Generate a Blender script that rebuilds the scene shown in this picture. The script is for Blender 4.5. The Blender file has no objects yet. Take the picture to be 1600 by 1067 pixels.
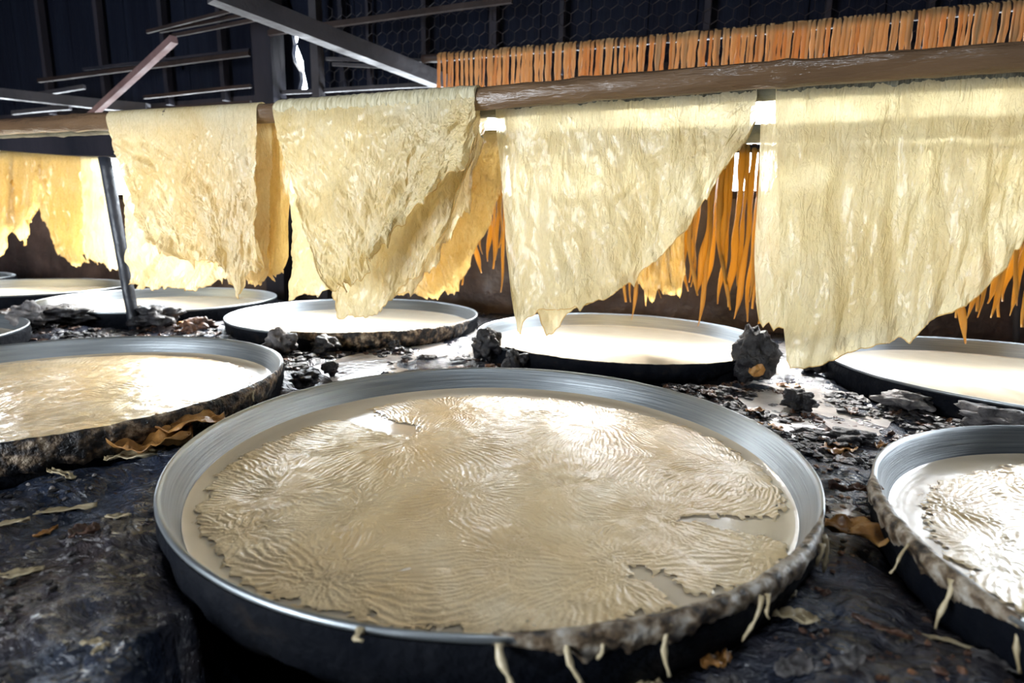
import bpy, math, random
import numpy as np
from mathutils import Vector, Matrix, noise

random.seed(7); RNG = np.random.default_rng(7)
SC = bpy.context.scene
COL = SC.collection
PI = math.pi

# ------------------------------------------------------------------ camera
F = 896.08; PITCH = math.radians(10.8537); ROLL = math.radians(1.1296)
CAM = Vector((0.3483, -0.8710, 0.3435)); YAW = math.radians(20.3)   # rows of pans run along X
cy, sy = math.cos(YAW), math.sin(YAW)
cp, sp = math.cos(PITCH), math.sin(PITCH); cr, sr = math.cos(ROLL), math.sin(ROLL)
RIGHT = Vector((cy, sy, 0)); FH = Vector((-sy, cy, 0))
FWD = FH * cp + Vector((0, 0, -sp)); UP = FH * sp + Vector((0, 0, cp))
CX = RIGHT * cr + UP * sr; CY = -RIGHT * sr + UP * cr
cam_d = bpy.data.cameras.new('camera'); cam = bpy.data.objects.new('camera', cam_d); COL.objects.link(cam)
m = Matrix((CX, CY, -FWD)).transposed().to_4x4(); m.translation = CAM
cam.matrix_world = m
cam_d.sensor_width = 36; cam_d.lens = 36 * F / 1600; cam_d.clip_start = 0.02; cam_d.clip_end = 200
cam_d.dof.use_dof = True; cam_d.dof.focus_distance = 1.15; cam_d.dof.aperture_fstop = 3.6
SC.camera = cam

def ray(px, py):
    return FWD + CX * ((px - 800) / F) + CY * (-(py - 533.5) / F)
def at(px, py, Y):
    d = ray(px, py); return CAM + d * ((Y - CAM.y) / d.y)
def gnd(px, py, z):
    d = ray(px, py); return CAM + d * ((z - CAM.z) / d.z)

# ------------------------------------------------------------------ world, exposure
w = bpy.data.worlds.new('overcast_sky'); SC.world = w; w.use_nodes = True
bg = w.node_tree.nodes['Background']
bg.inputs[0].default_value = (0.86, 0.93, 1.0, 1); bg.inputs[1].default_value = 25.0
SC.view_settings.view_transform = 'Standard'; SC.view_settings.look = 'None'
SC.view_settings.exposure = 0.18; SC.view_settings.gamma = 1.0; SC.view_settings.use_curve_mapping = False
SC.cycles.max_bounces = 10; SC.cycles.diffuse_bounces = 5; SC.cycles.transmission_bounces = 6
SC.cycles.transparent_max_bounces = 16; SC.cycles.sample_clamp_indirect = 12

sun_d = bpy.data.lights.new('hazy_sun', 'SUN'); sun_d.energy = 40.0; sun_d.angle = math.radians(22); sun_d.color = (1.0, .97, .92)
sun = bpy.data.objects.new('hazy_sun', sun_d); COL.objects.link(sun); sun.location = (0, 6, 6)
sun.rotation_euler = Vector((.12, -math.cos(math.radians(40)), -math.sin(math.radians(40)))).to_track_quat('-Z', 'Y').to_euler()

WALLY = 1.86; SILL = 0.50; HEAD = 1.05
XL, XR = -8.0, 3.6; YF = -3.2; ZFLOOR = -0.85
def portal(name, loc, rot, sx, sy_):
    l = bpy.data.lights.new(name, 'AREA'); l.shape = 'RECTANGLE'; l.size = sx; l.size_y = sy_
    l.cycles.is_portal = True
    o = bpy.data.objects.new(name, l); COL.objects.link(o); o.location = loc; o.rotation_euler = rot
portal('window_daylight', ((XL + XR) / 2, WALLY + .14, (SILL + HEAD) / 2), (-PI / 2, 0, 0), XR - XL, HEAD - SILL)
FILL_DOOR = (-2.8, -1.2, ZFLOOR, 1.3)        # unseen doorway behind the camera, added for fill light: x0 x1 z0 z1
portal('added_door_fill', ((FILL_DOOR[0] + FILL_DOOR[1]) / 2, YF - .1, (FILL_DOOR[2] + FILL_DOOR[3]) / 2), (PI / 2, 0, 0), FILL_DOOR[1] - FILL_DOOR[0], FILL_DOOR[3] - FILL_DOOR[2])

FILL_ROOF = (.3, 1.0, -1.20, -.85)           # unseen roof opening behind the camera, added to brighten the pans: x0 x1 y0 y1
portal('added_roof_fill', ((FILL_ROOF[0] + FILL_ROOF[1]) / 2, (FILL_ROOF[2] + FILL_ROOF[3]) / 2, 2.82), (0, 0, 0), FILL_ROOF[1] - FILL_ROOF[0], FILL_ROOF[3] - FILL_ROOF[2])

# ------------------------------------------------------------------ helpers
def fbm(x, y, s, seed=0., octv=3):
    v = 0; a = 1; t = 0
    for k in range(octv):
        v += a * noise.noise(Vector((x * s, y * s, seed + k * 7.3))); t += a; a *= .5; s *= 2.03
    return v / t

def mesh_np(name, V, Fq, mat=None, smooth=True, uv=None):
    """V (n,3) array, Fq (m,k) int array of one polygon size."""
    V = np.ascontiguousarray(V, dtype=np.float32); Fq = np.ascontiguousarray(Fq, dtype=np.int32)
    me = bpy.data.meshes.new(name)
    me.vertices.add(len(V)); me.vertices.foreach_set('co', V.ravel())
    n, k = Fq.shape
    me.loops.add(n * k); me.loops.foreach_set('vertex_index', Fq.ravel())
    me.polygons.add(n); me.polygons.foreach_set('loop_start', np.arange(0, n * k, k, dtype=np.int32))
    me.polygons.foreach_set('use_smooth', np.full(n, smooth, dtype=bool))
    if uv is not None:
        l = me.uv_layers.new(name='UVMap'); l.data.foreach_set('uv', np.ascontiguousarray(uv[Fq.ravel()], dtype=np.float32).ravel())
    me.update(calc_edges=True); me.validate()
    if mat: me.materials.append(mat)
    return me

def link(name, me, parent=None, label=None, cat=None, group=None, kind=None):
    o = bpy.data.objects.new(name, me); COL.objects.link(o)
    if parent: o.parent = parent
    if label: o['label'] = label
    if cat: o['category'] = cat
    if group: o['group'] = group
    if kind: o['kind'] = kind
    return o

def grid_faces(nu, nv, wrap_u=False, wrap_v=False):
    """vertex index = i*nv + j"""
    I = np.arange(nu if wrap_u else nu - 1); J = np.arange(nv if wrap_v else nv - 1)
    I, J = np.meshgrid(I, J, indexing='ij'); I2 = (I + 1) % nu; J2 = (J + 1) % nv
    return np.stack([I * nv + J, I2 * nv + J, I2 * nv + J2, I * nv + J2], -1).reshape(-1, 4)

def lathe(prof, nseg=128, rnoise=None):
    prof = np.array(prof); a = np.linspace(0, 2 * PI, nseg, endpoint=False)
    V = np.zeros((nseg, len(prof), 3))
    V[..., 0] = np.cos(a)[:, None] * prof[None, :, 0]; V[..., 1] = np.sin(a)[:, None] * prof[None, :, 0]; V[..., 2] = prof[None, :, 1]
    if rnoise is not None: V = rnoise(V, a)
    return V.reshape(-1, 3), grid_faces(nseg, len(prof), wrap_u=True)

def tube(pts, rad, nseg=10, caps=True, wob=0, seed=0, flat=1.0):
    """tube along a polyline; rad float or list; flat squeezes it along its second side axis"""
    pts = [Vector(p) for p in pts]; n = len(pts)
    rad = rad if hasattr(rad, '__len__') else [rad] * n
    V = []
    for i, p in enumerate(pts):
        t = (pts[min(i + 1, n - 1)] - pts[max(i - 1, 0)]).normalized()
        ref = Vector((0, 1, 0)) if abs(t.y) < .9 else Vector((1, 0, 0))
        s1 = t.cross(ref).normalized(); s2 = t.cross(s1)
        for k in range(nseg):
            a = 2 * PI * k / nseg
            r = rad[i] * (1 + (wob * fbm(i * .37 + math.cos(a) * .6, math.sin(a) * .6 + seed, 1.0, seed) if wob else 0))
            V.append(p + s1 * (math.cos(a) * r) + s2 * (math.sin(a) * r * flat))
    V = np.array([tuple(v) for v in V]); Fq = grid_faces(n, nseg, wrap_v=True)
    if caps:
        b = len(V); V = np.vstack([V, [tuple(pts[0])], [tuple(pts[-1])]])
        e = [[b, k, (k + 1) % nseg, b] for k in range(nseg)]
        o = (n - 1) * nseg; e += [[b + 1, o + (k + 1) % nseg, o + k, b + 1] for k in range(nseg)]
        return V, Fq, np.array([x[:3] for x in e])
    return V, Fq, None

def tube_mesh(name, pts, rad, mat, nseg=10, wob=0, seed=0, flat=1.0):
    V, Fq, T = tube(pts, rad, nseg, True, wob, seed, flat)
    me = bpy.data.meshes.new(name)
    me.from_pydata(V.tolist(), [], Fq.tolist() + T.tolist()); me.update()
    me.polygons.foreach_set('use_smooth', np.full(len(me.polygons), True)); me.materials.append(mat)
    return me

def box_mesh(name, sx, sy_, sz, mat, c=(0, 0, 0), jitter=0, bev=0.0):
    import bmesh
    bm = bmesh.new(); bmesh.ops.create_cube(bm, size=1)
    for v in bm.verts:
        v.co = Vector((v.co.x * sx + c[0], v.co.y * sy_ + c[1], v.co.z * sz + c[2]))
    if bev: bmesh.ops.bevel(bm, geom=bm.edges[:], offset=bev, segments=1, affect='EDGES')
    if jitter:
        for v in bm.verts: v.co += Vector([random.uniform(-jitter, jitter) for _ in range(3)])
    me = bpy.data.meshes.new(name); bm.to_mesh(me); bm.free(); me.materials.append(mat)
    return me

def beam_mesh(name, p, q, wd, ht, mat):
    """squared timber between two points, slightly uneven"""
    p, q = Vector(p), Vector(q); t = (q - p); L = t.length; t.normalize()
    s = t.cross(Vector((0, 0, 1))).normalized(); u = s.cross(t)
    V = []; n = max(4, int(L / .25))
    for i in range(n + 1):
        c = p + t * (L * i / n) + (s * random.uniform(-.06, .06) * wd + u * random.uniform(-.06, .06) * ht)
        for a, b in ((-1, -1), (1, -1), (1, 1), (-1, 1)): V.append(tuple(c + s * a * wd / 2 + u * b * ht / 2))
    fs = grid_faces(n + 1, 4, wrap_v=True).tolist() + [[0, 1, 2, 3], [n * 4 + 3, n * 4 + 2, n * 4 + 1, n * 4]]
    me = bpy.data.meshes.new(name); me.from_pydata(V, [], fs); me.update(); me.materials.append(mat)
    return me

# ------------------------------------------------------------------ materials
class NT:
    def __init__(s, name):
        s.mat = bpy.data.materials.new(name); s.mat.use_nodes = True; s.t = s.mat.node_tree
        s.b = s.t.nodes['Principled BSDF']; s.out = s.t.nodes['Material Output']
    def n(s, typ, **kw):
        nd = s.t.nodes.new(typ)
        for k, v in kw.items():
            if k in nd.inputs.keys(): nd.inputs[k].default_value = v
            else: setattr(nd, k, v)
        return nd
    def l(s, a, b): s.t.links.new(a, b)
    def coords(s, which='Object', scale=(1, 1, 1), rot=(0, 0, 0)):
        c = s.n('ShaderNodeTexCoord'); mp = s.n('ShaderNodeMapping'); mp.inputs['Scale'].default_value = scale; mp.inputs['Rotation'].default_value = rot
        s.l(c.outputs[which], mp.inputs[0]); return mp.outputs[0]
    def noise(s, vec, scale, detail=4, rough=.55, dist=0):
        nd = s.n('ShaderNodeTexNoise'); nd.inputs['Scale'].default_value = scale; nd.inputs['Detail'].default_value = detail
        nd.inputs['Roughness'].default_value = rough; nd.inputs['Distortion'].default_value = dist
        s.l(vec, nd.inputs['Vector']); return nd.outputs[0]
    def ramp(s, fac, stops):
        r = s.n('ShaderNodeValToRGB'); e = r.color_ramp.elements
        while len(e) < len(stops): e.new(.5)
        for i, (p, c) in enumerate(stops):
            e[i].position = p; e[i].color = (*c, 1) if len(c) == 3 else c
        s.l(fac, r.inputs[0]); return r.outputs[0]
    def bump(s, h, dist, strength=1.0, normal=None):
        b = s.n('ShaderNodeBump'); b.inputs['Distance'].default_value = dist; b.inputs['Strength'].default_value = strength
        s.l(h, b.inputs['Height'])
        if normal is not None: s.l(normal, b.inputs['Normal'])
        return b.outputs[0]
    def set(s, **kw):
        for k, v in kw.items():
            i = s.b.inputs[k.replace('_', ' ')]
            if hasattr(v, 'is_output'): s.l(v, i)
            else: i.default_value = v

def G(v): return (v, v, v)
M = {}
def mat_simple(name, stops, scale=8, rough=(.5, .8), bump=.004, bscale=30, stretch=(1, 1, 1), metallic=0, detail=6, spec=.5):
    t = NT(name); c = t.coords('Object', stretch); t.b.inputs['Specular IOR Level'].default_value = spec
    t.set(Base_Color=t.ramp(t.noise(c, scale, detail), stops), Metallic=metallic,
          Roughness=t.ramp(t.noise(c, scale * 1.7, 4), [(.3, G(rough[0])), (.7, G(rough[1]))]))
    if bump: t.set(Normal=t.bump(t.noise(c, bscale, 5), bump))
    M[name] = t.mat; return t

# aluminium with circular brushing
t = NT('aluminium'); c = t.n('ShaderNodeTexCoord'); sx = t.n('ShaderNodeSeparateXYZ'); t.l(c.outputs['Object'], sx.inputs[0])
cmb = t.n('ShaderNodeCombineXYZ')
at2 = t.n('ShaderNodeMath', operation='ARCTAN2'); t.l(sx.outputs[1], at2.inputs[0]); t.l(sx.outputs[0], at2.inputs[1])
ml = t.n('ShaderNodeMath', operation='MULTIPLY'); t.l(at2.outputs[0], ml.inputs[0]); ml.inputs[1].default_value = 2.2
mz = t.n('ShaderNodeMath', operation='MULTIPLY'); t.l(sx.outputs[2], mz.inputs[0]); mz.inputs[1].default_value = 330
t.l(ml.outputs[0], cmb.inputs[0]); t.l(mz.outputs[0], cmb.inputs[1])
br = t.noise(cmb.outputs[0], 1.0, 5, .6)
t.set(Metallic=.85, Base_Color=t.ramp(br, [(.3, (.23, .255, .27)), (.7, (.40, .43, .45))]),
      Roughness=t.ramp(br, [(.3, G(.34)), (.7, G(.48))]), Normal=t.bump(br, .0007))
M['aluminium'] = t.mat
# crust on the outside of the pans
mat_simple('soot', [(.4, (.002, .003, .006)), (.6, (.005, .006, .009)), (.74, (.02, .016, .014)), (.86, (.10, .07, .05))], 14, (.65, .9), .006, 60, spec=.10)
mat_simple('crust_dark', [(.42, (.006, .006, .008)), (.5, (.05, .034, .024)), (.57, (.19, .13, .08)), (.68, (.42, .33, .23))], 46, (.25, .7), .016, 60)
mat_simple('crust', [(.38, (.02, .015, .012)), (.47, (.13, .09, .055)), (.55, (.30, .25, .19)), (.7, (.52, .49, .44))], 48, (.25, .6), .004, 70)
# milk
t = NT('soy_milk'); c = t.coords()
t.set(Base_Color=t.ramp(t.noise(c, 3, 3), [(.3, (.58, .49, .36)), (.7, (.65, .565, .43))]), Roughness=.16, Normal=t.bump(t.noise(c, 9, 3), .002))
t.set(Subsurface_Weight=0.0); M['milk'] = t.mat
# milk skin (wrinkles are real geometry, only the finest grain is bump)
t = NT('milk_skin'); c = t.coords()
t.set(Base_Color=t.ramp(t.noise(c, 7, 5), [(.3, (.66, .48, .26)), (.55, (.76, .60, .37)), (.75, (.83, .71, .50))]),
      Roughness=t.ramp(t.noise(c, 11, 4), [(.3, G(.16)), (.7, G(.32))]), Normal=t.bump(t.noise(c, 260, 3), .0006))
t.set(Coat_Weight=.25, Coat_Roughness=.15); M['skin'] = t.mat

def sheet_material(name, c0, c1, c2, trans_c, trans=.5, clear=.10, spec=.5):
    t = NT(name); uv = t.coords('UV'); uvs = t.coords('UV', (1, .30, 1))
    def crease(vec, sc, det, dist, pw):
        n_ = t.noise(vec, sc, det, .6, dist)
        a_ = t.n('ShaderNodeMath', operation='SUBTRACT'); t.l(n_, a_.inputs[0]); a_.inputs[1].default_value = .5
        b_ = t.n('ShaderNodeMath', operation='ABSOLUTE'); t.l(a_.outputs[0], b_.inputs[0])
        return t.ramp(b_.outputs[0], [(0, G(1)), (pw, G(.25)), (.3, G(0))])
    big = t.noise(uv, 5, 6, .65, .8)
    cr1 = crease(t.coords('UV', (1, .2, 1)), 16, 4, .6, .07); cr2 = crease(uvs, 80, 3, .6, .10)
    fine = t.noise(t.coords('UV', (1, .5, 1)), 190, 4, .6, .5)
    col = t.ramp(big, [(.28, c0), (.5, c1), (.74, c2)])
    nb = t.bump(cr1, .004, .5); nb1 = t.bump(cr2, .0022, .6, nb); nb2 = t.bump(fine, .0020, .7, nb1)
    t.set(Base_Color=col, Roughness=t.ramp(fine, [(.35, G(.18)), (.65, G(.38))]), Normal=nb2)
    t.b.inputs['Specular IOR Level'].default_value = spec; t.set(Coat_Weight=.6, Coat_Roughness=.12)
    tr = t.n('ShaderNodeBsdfTranslucent'); t.l(nb2, tr.inputs['Normal'])
    # creases get a paler tint than the sheet between them
    add = t.n('ShaderNodeMath', operation='ADD'); t.l(cr1, add.inputs[0]); t.l(cr2, add.inputs[1])
    thick = t.ramp(add.outputs[0], [(0, (.95, .91, .82)), (1.2, (1, 1, 1))])
    blot = t.ramp(t.noise(uv, 7, 7, .66, .6), [(.32, (.80, .72, .55)), (.62, (1, 1, 1))])
    mA = t.n('ShaderNodeMixRGB', blend_type='MULTIPLY'); mA.inputs[0].default_value = 1; t.l(thick, mA.inputs[1]); t.l(blot, mA.inputs[2])
    mixc = t.n('ShaderNodeMixRGB', blend_type='MULTIPLY'); mixc.inputs[0].default_value = 1
    t.l(mA.outputs[0], mixc.inputs[1]); mixc.inputs[2].default_value = (*trans_c, 1)
    t.l(mixc.outputs[0], tr.inputs[0])
    m1 = t.n('ShaderNodeMixShader'); m1.inputs[0].default_value = trans; t.l(t.b.outputs[0], m1.inputs[1]); t.l(tr.outputs[0], m1.inputs[2])
    rf = t.n('ShaderNodeBsdfRefraction'); rf.inputs['IOR'].default_value = 1.03; rf.inputs['Roughness'].default_value = .42
    rf.inputs[0].default_value = (.97, .90, .70, 1); t.l(nb2, rf.inputs['Normal'])
    m2 = t.n('ShaderNodeMixShader'); t.l(t.ramp(t.noise(uv, 9, 6, .6), [(.4, G(clear * .6)), (.7, G(clear * 1.5))]), m2.inputs[0])
    t.l(m1.outputs[0], m2.inputs[1]); t.l(rf.outputs[0], m2.inputs[2]); t.l(m2.outputs[0], t.out.inputs[0])
    M[name] = t.mat
sheet_material('sheet_pale', (.74, .62, .36), (.82, .74, .50), (.86, .82, .64), (.82, .74, .48), .5, .15)
sheet_material('sheet_cream', (.72, .56, .26), (.82, .71, .42), (.86, .80, .58), (.86, .74, .44), .47, .05)
sheet_material('sheet_warm', (.66, .46, .20), (.80, .66, .38), (.86, .78, .56), (.82, .68, .38), .42, .05)
sheet_material('sheet_gold', (.55, .36, .11), (.66, .48, .18), (.74, .58, .28), (.80, .58, .22), .36, .03)

mat_simple('fold_grey', [(.3, (.055, .052, .036)), (.52, (.16, .155, .11)), (.72, (.34, .33, .25))], 1, (.3, .6), .01, 1.6, (150, 22, 22))  # fibre tones darkened to imitate light blocked by the pole
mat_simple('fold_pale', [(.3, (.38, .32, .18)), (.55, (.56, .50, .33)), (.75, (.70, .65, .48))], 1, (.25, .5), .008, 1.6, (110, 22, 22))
mat_simple('hem', [(.3, (.55, .33, .08)), (.6, (.72, .50, .20)), (.8, (.82, .68, .40))], 20, (.2, .4), .002, 60)
# strips
def strip_material(name, c0, c1, tc, tr):
    t = NT(name); c = t.coords('Object', (60, 60, 4))
    t.set(Base_Color=t.ramp(t.noise(c, 1.0, 4), [(.35, c0), (.65, c1)]), Roughness=.38, Normal=t.bump(t.noise(c, 2.5, 3), .003))
    tl = t.n('ShaderNodeBsdfTranslucent'); tl.inputs[0].default_value = (*tc, 1)
    mx = t.n('ShaderNodeMixShader'); mx.inputs[0].default_value = tr
    t.l(t.b.outputs[0], mx.inputs[1]); t.l(tl.outputs[0], mx.inputs[2]); t.l(mx.outputs[0], t.out.inputs[0]); M[name] = t.mat
strip_material('strip_rust', (.26, .14, .055), (.38, .22, .09), (.62, .30, .085), .34)
strip_material('strip_tan', (.30, .18, .08), (.42, .28, .14), (.62, .33, .11), .32)
strip_material('strip_orange', (.20, .11, .018), (.38, .23, .05), (.58, .335, .055), .40)

mat_simple('bamboo_wet', [(.3, (.045, .026, .016)), (.5, (.13, .078, .042)), (.62, (.19, .12, .068)), (.78, (.26, .20, .14))], 5, (.16, .42), .014, 34, (.18, 1, 1))
mat_simple('pole_residue', [(.3, (.05, .045, .03)), (.55, (.20, .19, .13)), (.75, (.36, .35, .27))], 16, (.45, .8), .01, 40, (.5, 1, 1))
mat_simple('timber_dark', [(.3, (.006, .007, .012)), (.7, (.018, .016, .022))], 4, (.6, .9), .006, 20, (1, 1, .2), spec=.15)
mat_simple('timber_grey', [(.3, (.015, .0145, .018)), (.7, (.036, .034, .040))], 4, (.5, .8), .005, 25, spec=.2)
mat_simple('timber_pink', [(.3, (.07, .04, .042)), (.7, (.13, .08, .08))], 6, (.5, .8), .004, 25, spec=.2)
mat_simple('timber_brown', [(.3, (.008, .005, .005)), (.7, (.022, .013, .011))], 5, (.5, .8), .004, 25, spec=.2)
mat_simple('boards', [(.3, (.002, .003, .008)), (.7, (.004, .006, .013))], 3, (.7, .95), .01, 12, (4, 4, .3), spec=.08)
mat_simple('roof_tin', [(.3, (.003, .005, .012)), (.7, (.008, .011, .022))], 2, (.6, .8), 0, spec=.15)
mat_simple('wall_plaster', [(.3, (.022, .014, .013)), (.55, (.05, .03, .026)), (.75, (.10, .065, .055))], 3.5, (.35, .8), .015, 14)
mat_simple('dirt_floor', [(.3, (.03, .025, .02)), (.7, (.08, .065, .05))], 3, (.6, .9), .02, 12)
mat_simple('post_black', [(.3, (.008, .010, .016)), (.7, (.03, .034, .045))], 8, (.3, .6), .005, 30)
mat_simple('wire', [(.3, (.008, .007, .010)), (.7, (.016, .014, .018))], 8, (.5, .7), 0, spec=.2)
mat_simple('char', [(.35, (.004, .004, .006)), (.6, (.02, .018, .02)), (.75, (.06, .045, .04))], 40, (.25, .7), .006, 120)
mat_simple('char_brown', [(.3, (.02, .012, .01)), (.55, (.10, .045, .025)), (.75, (.30, .14, .06))], 35, (.25, .6), .005, 90)
mat_simple('char_ash', [(.3, (.03, .028, .03)), (.55, (.12, .11, .11)), (.75, (.35, .32, .30))], 30, (.5, .9), .006, 90)
mat_simple('scrap_amber', [(.3, (.14, .055, .015)), (.55, (.40, .19, .05)), (.75, (.60, .36, .13))], 22, (.2, .5), .004, 60)
mat_simple('scrap_pale', [(.3, (.28, .21, .11)), (.6, (.52, .43, .27)), (.8, (.62, .55, .4))], 18, (.2, .5), .003, 60)
# wet hearth
t = NT('hearth_wet'); c = t.coords(); c2 = t.coords('Object', (1, 1.6, 1), (0, 0, .35))
big = t.noise(c, 2.2, 6, .62, .5)
t.set(Base_Color=t.ramp(t.noise(c, 9, 8, .65), [(.3, (.010, .012, .018)), (.48, (.032, .036, .050)), (.6, (.065, .062, .068)), (.74, (.22, .21, .22))]),
      Roughness=t.ramp(big, [(.36, G(.08)), (.5, G(.18)), (.66, G(.38))]))
tint = t.n('ShaderNodeMixRGB', blend_type='MULTIPLY'); tint.inputs[0].default_value = 1
t.l(t.b.inputs['Base Color'].links[0].from_socket, tint.inputs[1]); t.l(t.ramp(t.noise(c, 1.7, 4, .6), [(.46, (.72, .88, 1.10)), (.64, (1.4, .95, .62))]), tint.inputs[2]); t.set(Base_Color=tint.outputs[0])
t.b.inputs['Specular IOR Level'].default_value = .6
n1 = t.bump(t.noise(c2, 34, 5, .5, .9), .014, 1.0); n2 = t.bump(t.noise(c2, 150, 3, .5), .0025, 1.0, n1); t.set(Normal=n2)
M['hearth'] = t.mat
# ember
t = NT('ember'); t.set(Base_Color=(.05, .01, .005, 1), Emission_Color=(1, .06, .015, 1), Emission_Strength=2.0); M['ember'] = t.mat

# ------------------------------------------------------------------ setting: hearth top
PAN_R = .5; MILK_Z = -.050; HZ = -.068
PANS = {'P0': (0, 0), 'P7': (1.067, -.02), 'P1': (-1.091, -.042), 'P8': (-2.18, -.03),
        'P6': (1.146, 1.082), 'P3': (.010, 1.129), 'P2': (-1.079, 1.1255), 'P4': (-2.170, 1.117), 'P5': (-3.25, 1.12), 'P9': (-4.31, 1.12)}
PIT = [gnd(x, y, HZ) for x, y in ((330, 925), (285, 960), (250, 1010), (215, 1085), (190, 1200), (800, 1200), (790, 1080), (775, 1010), (600, 940))]
PITP = np.array([(p.x, p.y) for p in PIT])
def in_poly(X, Y, poly):
    ins = np.zeros(X.shape, bool); n = len(poly)
    for i in range(n):
        x0, y0 = poly[i]; x1, y1 = poly[(i + 1) % n]
        if y0 == y1: continue
        cnd = ((y0 > Y) != (y1 > Y)) & (X < (x1 - x0) * (Y - y0) / (y1 - y0) + x0)
        ins ^= cnd
    return ins
def fft_noise(nx, ny, dx, wl, seed, beta=1.0):
    """smooth random field, features from wl down, unit-ish variance"""
    r = np.random.default_rng(seed); kx = np.fft.fftfreq(nx, dx)[:, None]; ky = np.fft.rfftfreq(ny, dx)[None, :]
    k = np.sqrt(kx ** 2 + ky ** 2); amp = 1 / (1 + (k * wl) ** 2) ** beta
    f = np.fft.irfft2(np.fft.rfft2(r.standard_normal((nx, ny))) * amp, s=(nx, ny)); return f / f.std()

gx0, gx1, gy0, gy1, gd = -5.2, 2.4, -.82, 1.84, .012
nx = int((gx1 - gx0) / gd) + 1; ny = int((gy1 - gy0) / gd) + 1
GX, GY = np.meshgrid(gx0 + gd * np.arange(nx), gy0 + gd * np.arange(ny), indexing='ij')
HGT = HZ + .006 * fft_noise(nx, ny, gd, .30, 1, 1.2) + .0030 * fft_noise(nx, ny, gd, .07, 2, 1.0)
dmin = np.full(GX.shape, 9.)
for cx_, cy_ in PANS.values(): dmin = np.minimum(dmin, np.hypot(GX - cx_, GY - cy_))
HGT = HGT + .012 * np.exp(-((dmin - .56) / .05) ** 2)                 # packed rim around each pan
HGT = np.where(dmin < .486, np.minimum(HGT, -.075 - .16 * np.clip((.486 - dmin) / .05, 0, 1)), HGT)
pit_mask = in_poly(GX, GY, PITP).astype(float)
HGT = HGT - .34 * pit_mask
HB = GY < gy0 + gd * 1.5
V = np.stack([GX, GY, HGT], -1).reshape(-1, 3)
hearth = link('hearth_top', mesh_np('hearth_top', V, grid_faces(nx, ny), M['hearth']), kind='structure')
hearth['label'] = 'wet dark hearth top the round pans are set into'
def hz_at(x, y):
    i = int(round((x - gx0) / gd)); j = int(round((y - gy0) / gd))
    return float(HGT[min(max(i, 0), nx - 1), min(max(j, 0), ny - 1)])
base = link('hearth_side', box_mesh('hearth_side', gx1 - gx0, .10, .62, M['hearth'], ((gx0 + gx1) / 2, gy0 - .05, -.42)), parent=hearth)

# ------------------------------------------------------------------ setting: shed
link('floor', box_mesh('floor', XR - XL + 1, WALLY - YF + 1, .1, M['dirt_floor'], ((XL + XR) / 2, (WALLY + YF) / 2, ZFLOOR - .05)), kind='structure')
wall = link('wall_back', box_mesh('wall_back', XR - XL, .16, SILL - ZFLOOR, M['wall_plaster'], ((XL + XR) / 2, WALLY + .08, (SILL + ZFLOOR) / 2)), kind='structure')
ZTOP = 1.95
slit = at(466, 100, WALLY)
# upper boards, with a ragged gap where daylight comes through
def board(x0, x1, z0, z1, rag0=None, rag1=None):
    n = 26; V = []; 
    for i in range(n + 1):
        z = z0 + (z1 - z0) * i / n
        a = x0 + (rag0(z) if rag0 else 0); b = x1 + (rag1(z) if rag1 else 0)
        for x, y in ((a, 0), (b, 0), (b, .03), (a, .03)): V.append((x, WALLY + .02 + y, z))
    fs = grid_faces(n + 1, 4, wrap_v=True).tolist() + [[0, 1, 2, 3], [n * 4 + 3, n * 4 + 2, n * 4 + 1, n * 4]]
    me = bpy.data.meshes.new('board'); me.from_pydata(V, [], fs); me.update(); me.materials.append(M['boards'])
    link('board', me, parent=wall)
HOLES = [at(a_, b_, WALLY + .03) for a_, b_ in ((25, 161), (82, 128), (288, 107), (302, 162))]
def holed_board(x0, x1, z0, z1, hs):
    cx_ = sorted([x0, x1] + [h.x + d for h in hs for d in (-.009, .009)]); cz_ = sorted([z0, z1] + [h.z + d for h in hs for d in (-.012, .012)]); V, fs = [], []
    for i in range(len(cx_) - 1):
        for j in range(len(cz_) - 1):
            mx, mz = (cx_[i] + cx_[i + 1]) / 2, (cz_[j] + cz_[j + 1]) / 2
            if any(abs(mx - h.x) < .009 and abs(mz - h.z) < .012 for h in hs): continue
            b = len(V)
            for y in (WALLY + .02, WALLY + .05): V += [(cx_[i], y, cz_[j]), (cx_[i + 1], y, cz_[j]), (cx_[i + 1], y, cz_[j + 1]), (cx_[i], y, cz_[j + 1])]
            fs += [(b, b + 1, b + 2, b + 3), (b + 7, b + 6, b + 5, b + 4)]
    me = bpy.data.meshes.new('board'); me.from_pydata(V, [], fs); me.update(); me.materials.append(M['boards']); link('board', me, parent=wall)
zt, zb = at(462, 38, WALLY).z, at(472, 162, WALLY).z
def gapw(z):
    g = .022 + .008 * math.sin(z * 41) + .006 * math.sin(z * 97 + 1)
    if z > zt or z < zb or zb + .03 < z < zb + .055: g = -.01
    return g
def gapc(z): return -.05 * (z - zb) / (zt - zb) + .012 * math.sin(z * 23)
xs = [XL]
while xs[-1] < XR - .3: xs.append(xs[-1] + random.uniform(.2, .3))
xs.append(XR)
k = min(range(len(xs)), key=lambda i: abs(xs[i] - slit.x)); xs[k] = slit.x + .015
for i in range(len(xs) - 1):
    hs = [h for h in HOLES if xs[i] + .012 < h.x < xs[i + 1] - .012]
    if hs and i not in (k, k - 1): holed_board(xs[i], xs[i + 1] + .004, HEAD, ZTOP + .3, hs); continue
    board(xs[i], xs[i + 1] - (0 if i == k - 1 else -.004), HEAD, ZTOP + .3,
          (lambda z: gapc(z) + gapw(z)) if i == k else None, (lambda z: gapc(z) - gapw(z)) if i == k - 1 else None)
link('wall_left', box_mesh('wall_left', .1, WALLY - YF, 4.2, M['boards'], (XL - .05, (WALLY + YF) / 2, 1.25)), kind='structure')
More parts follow.
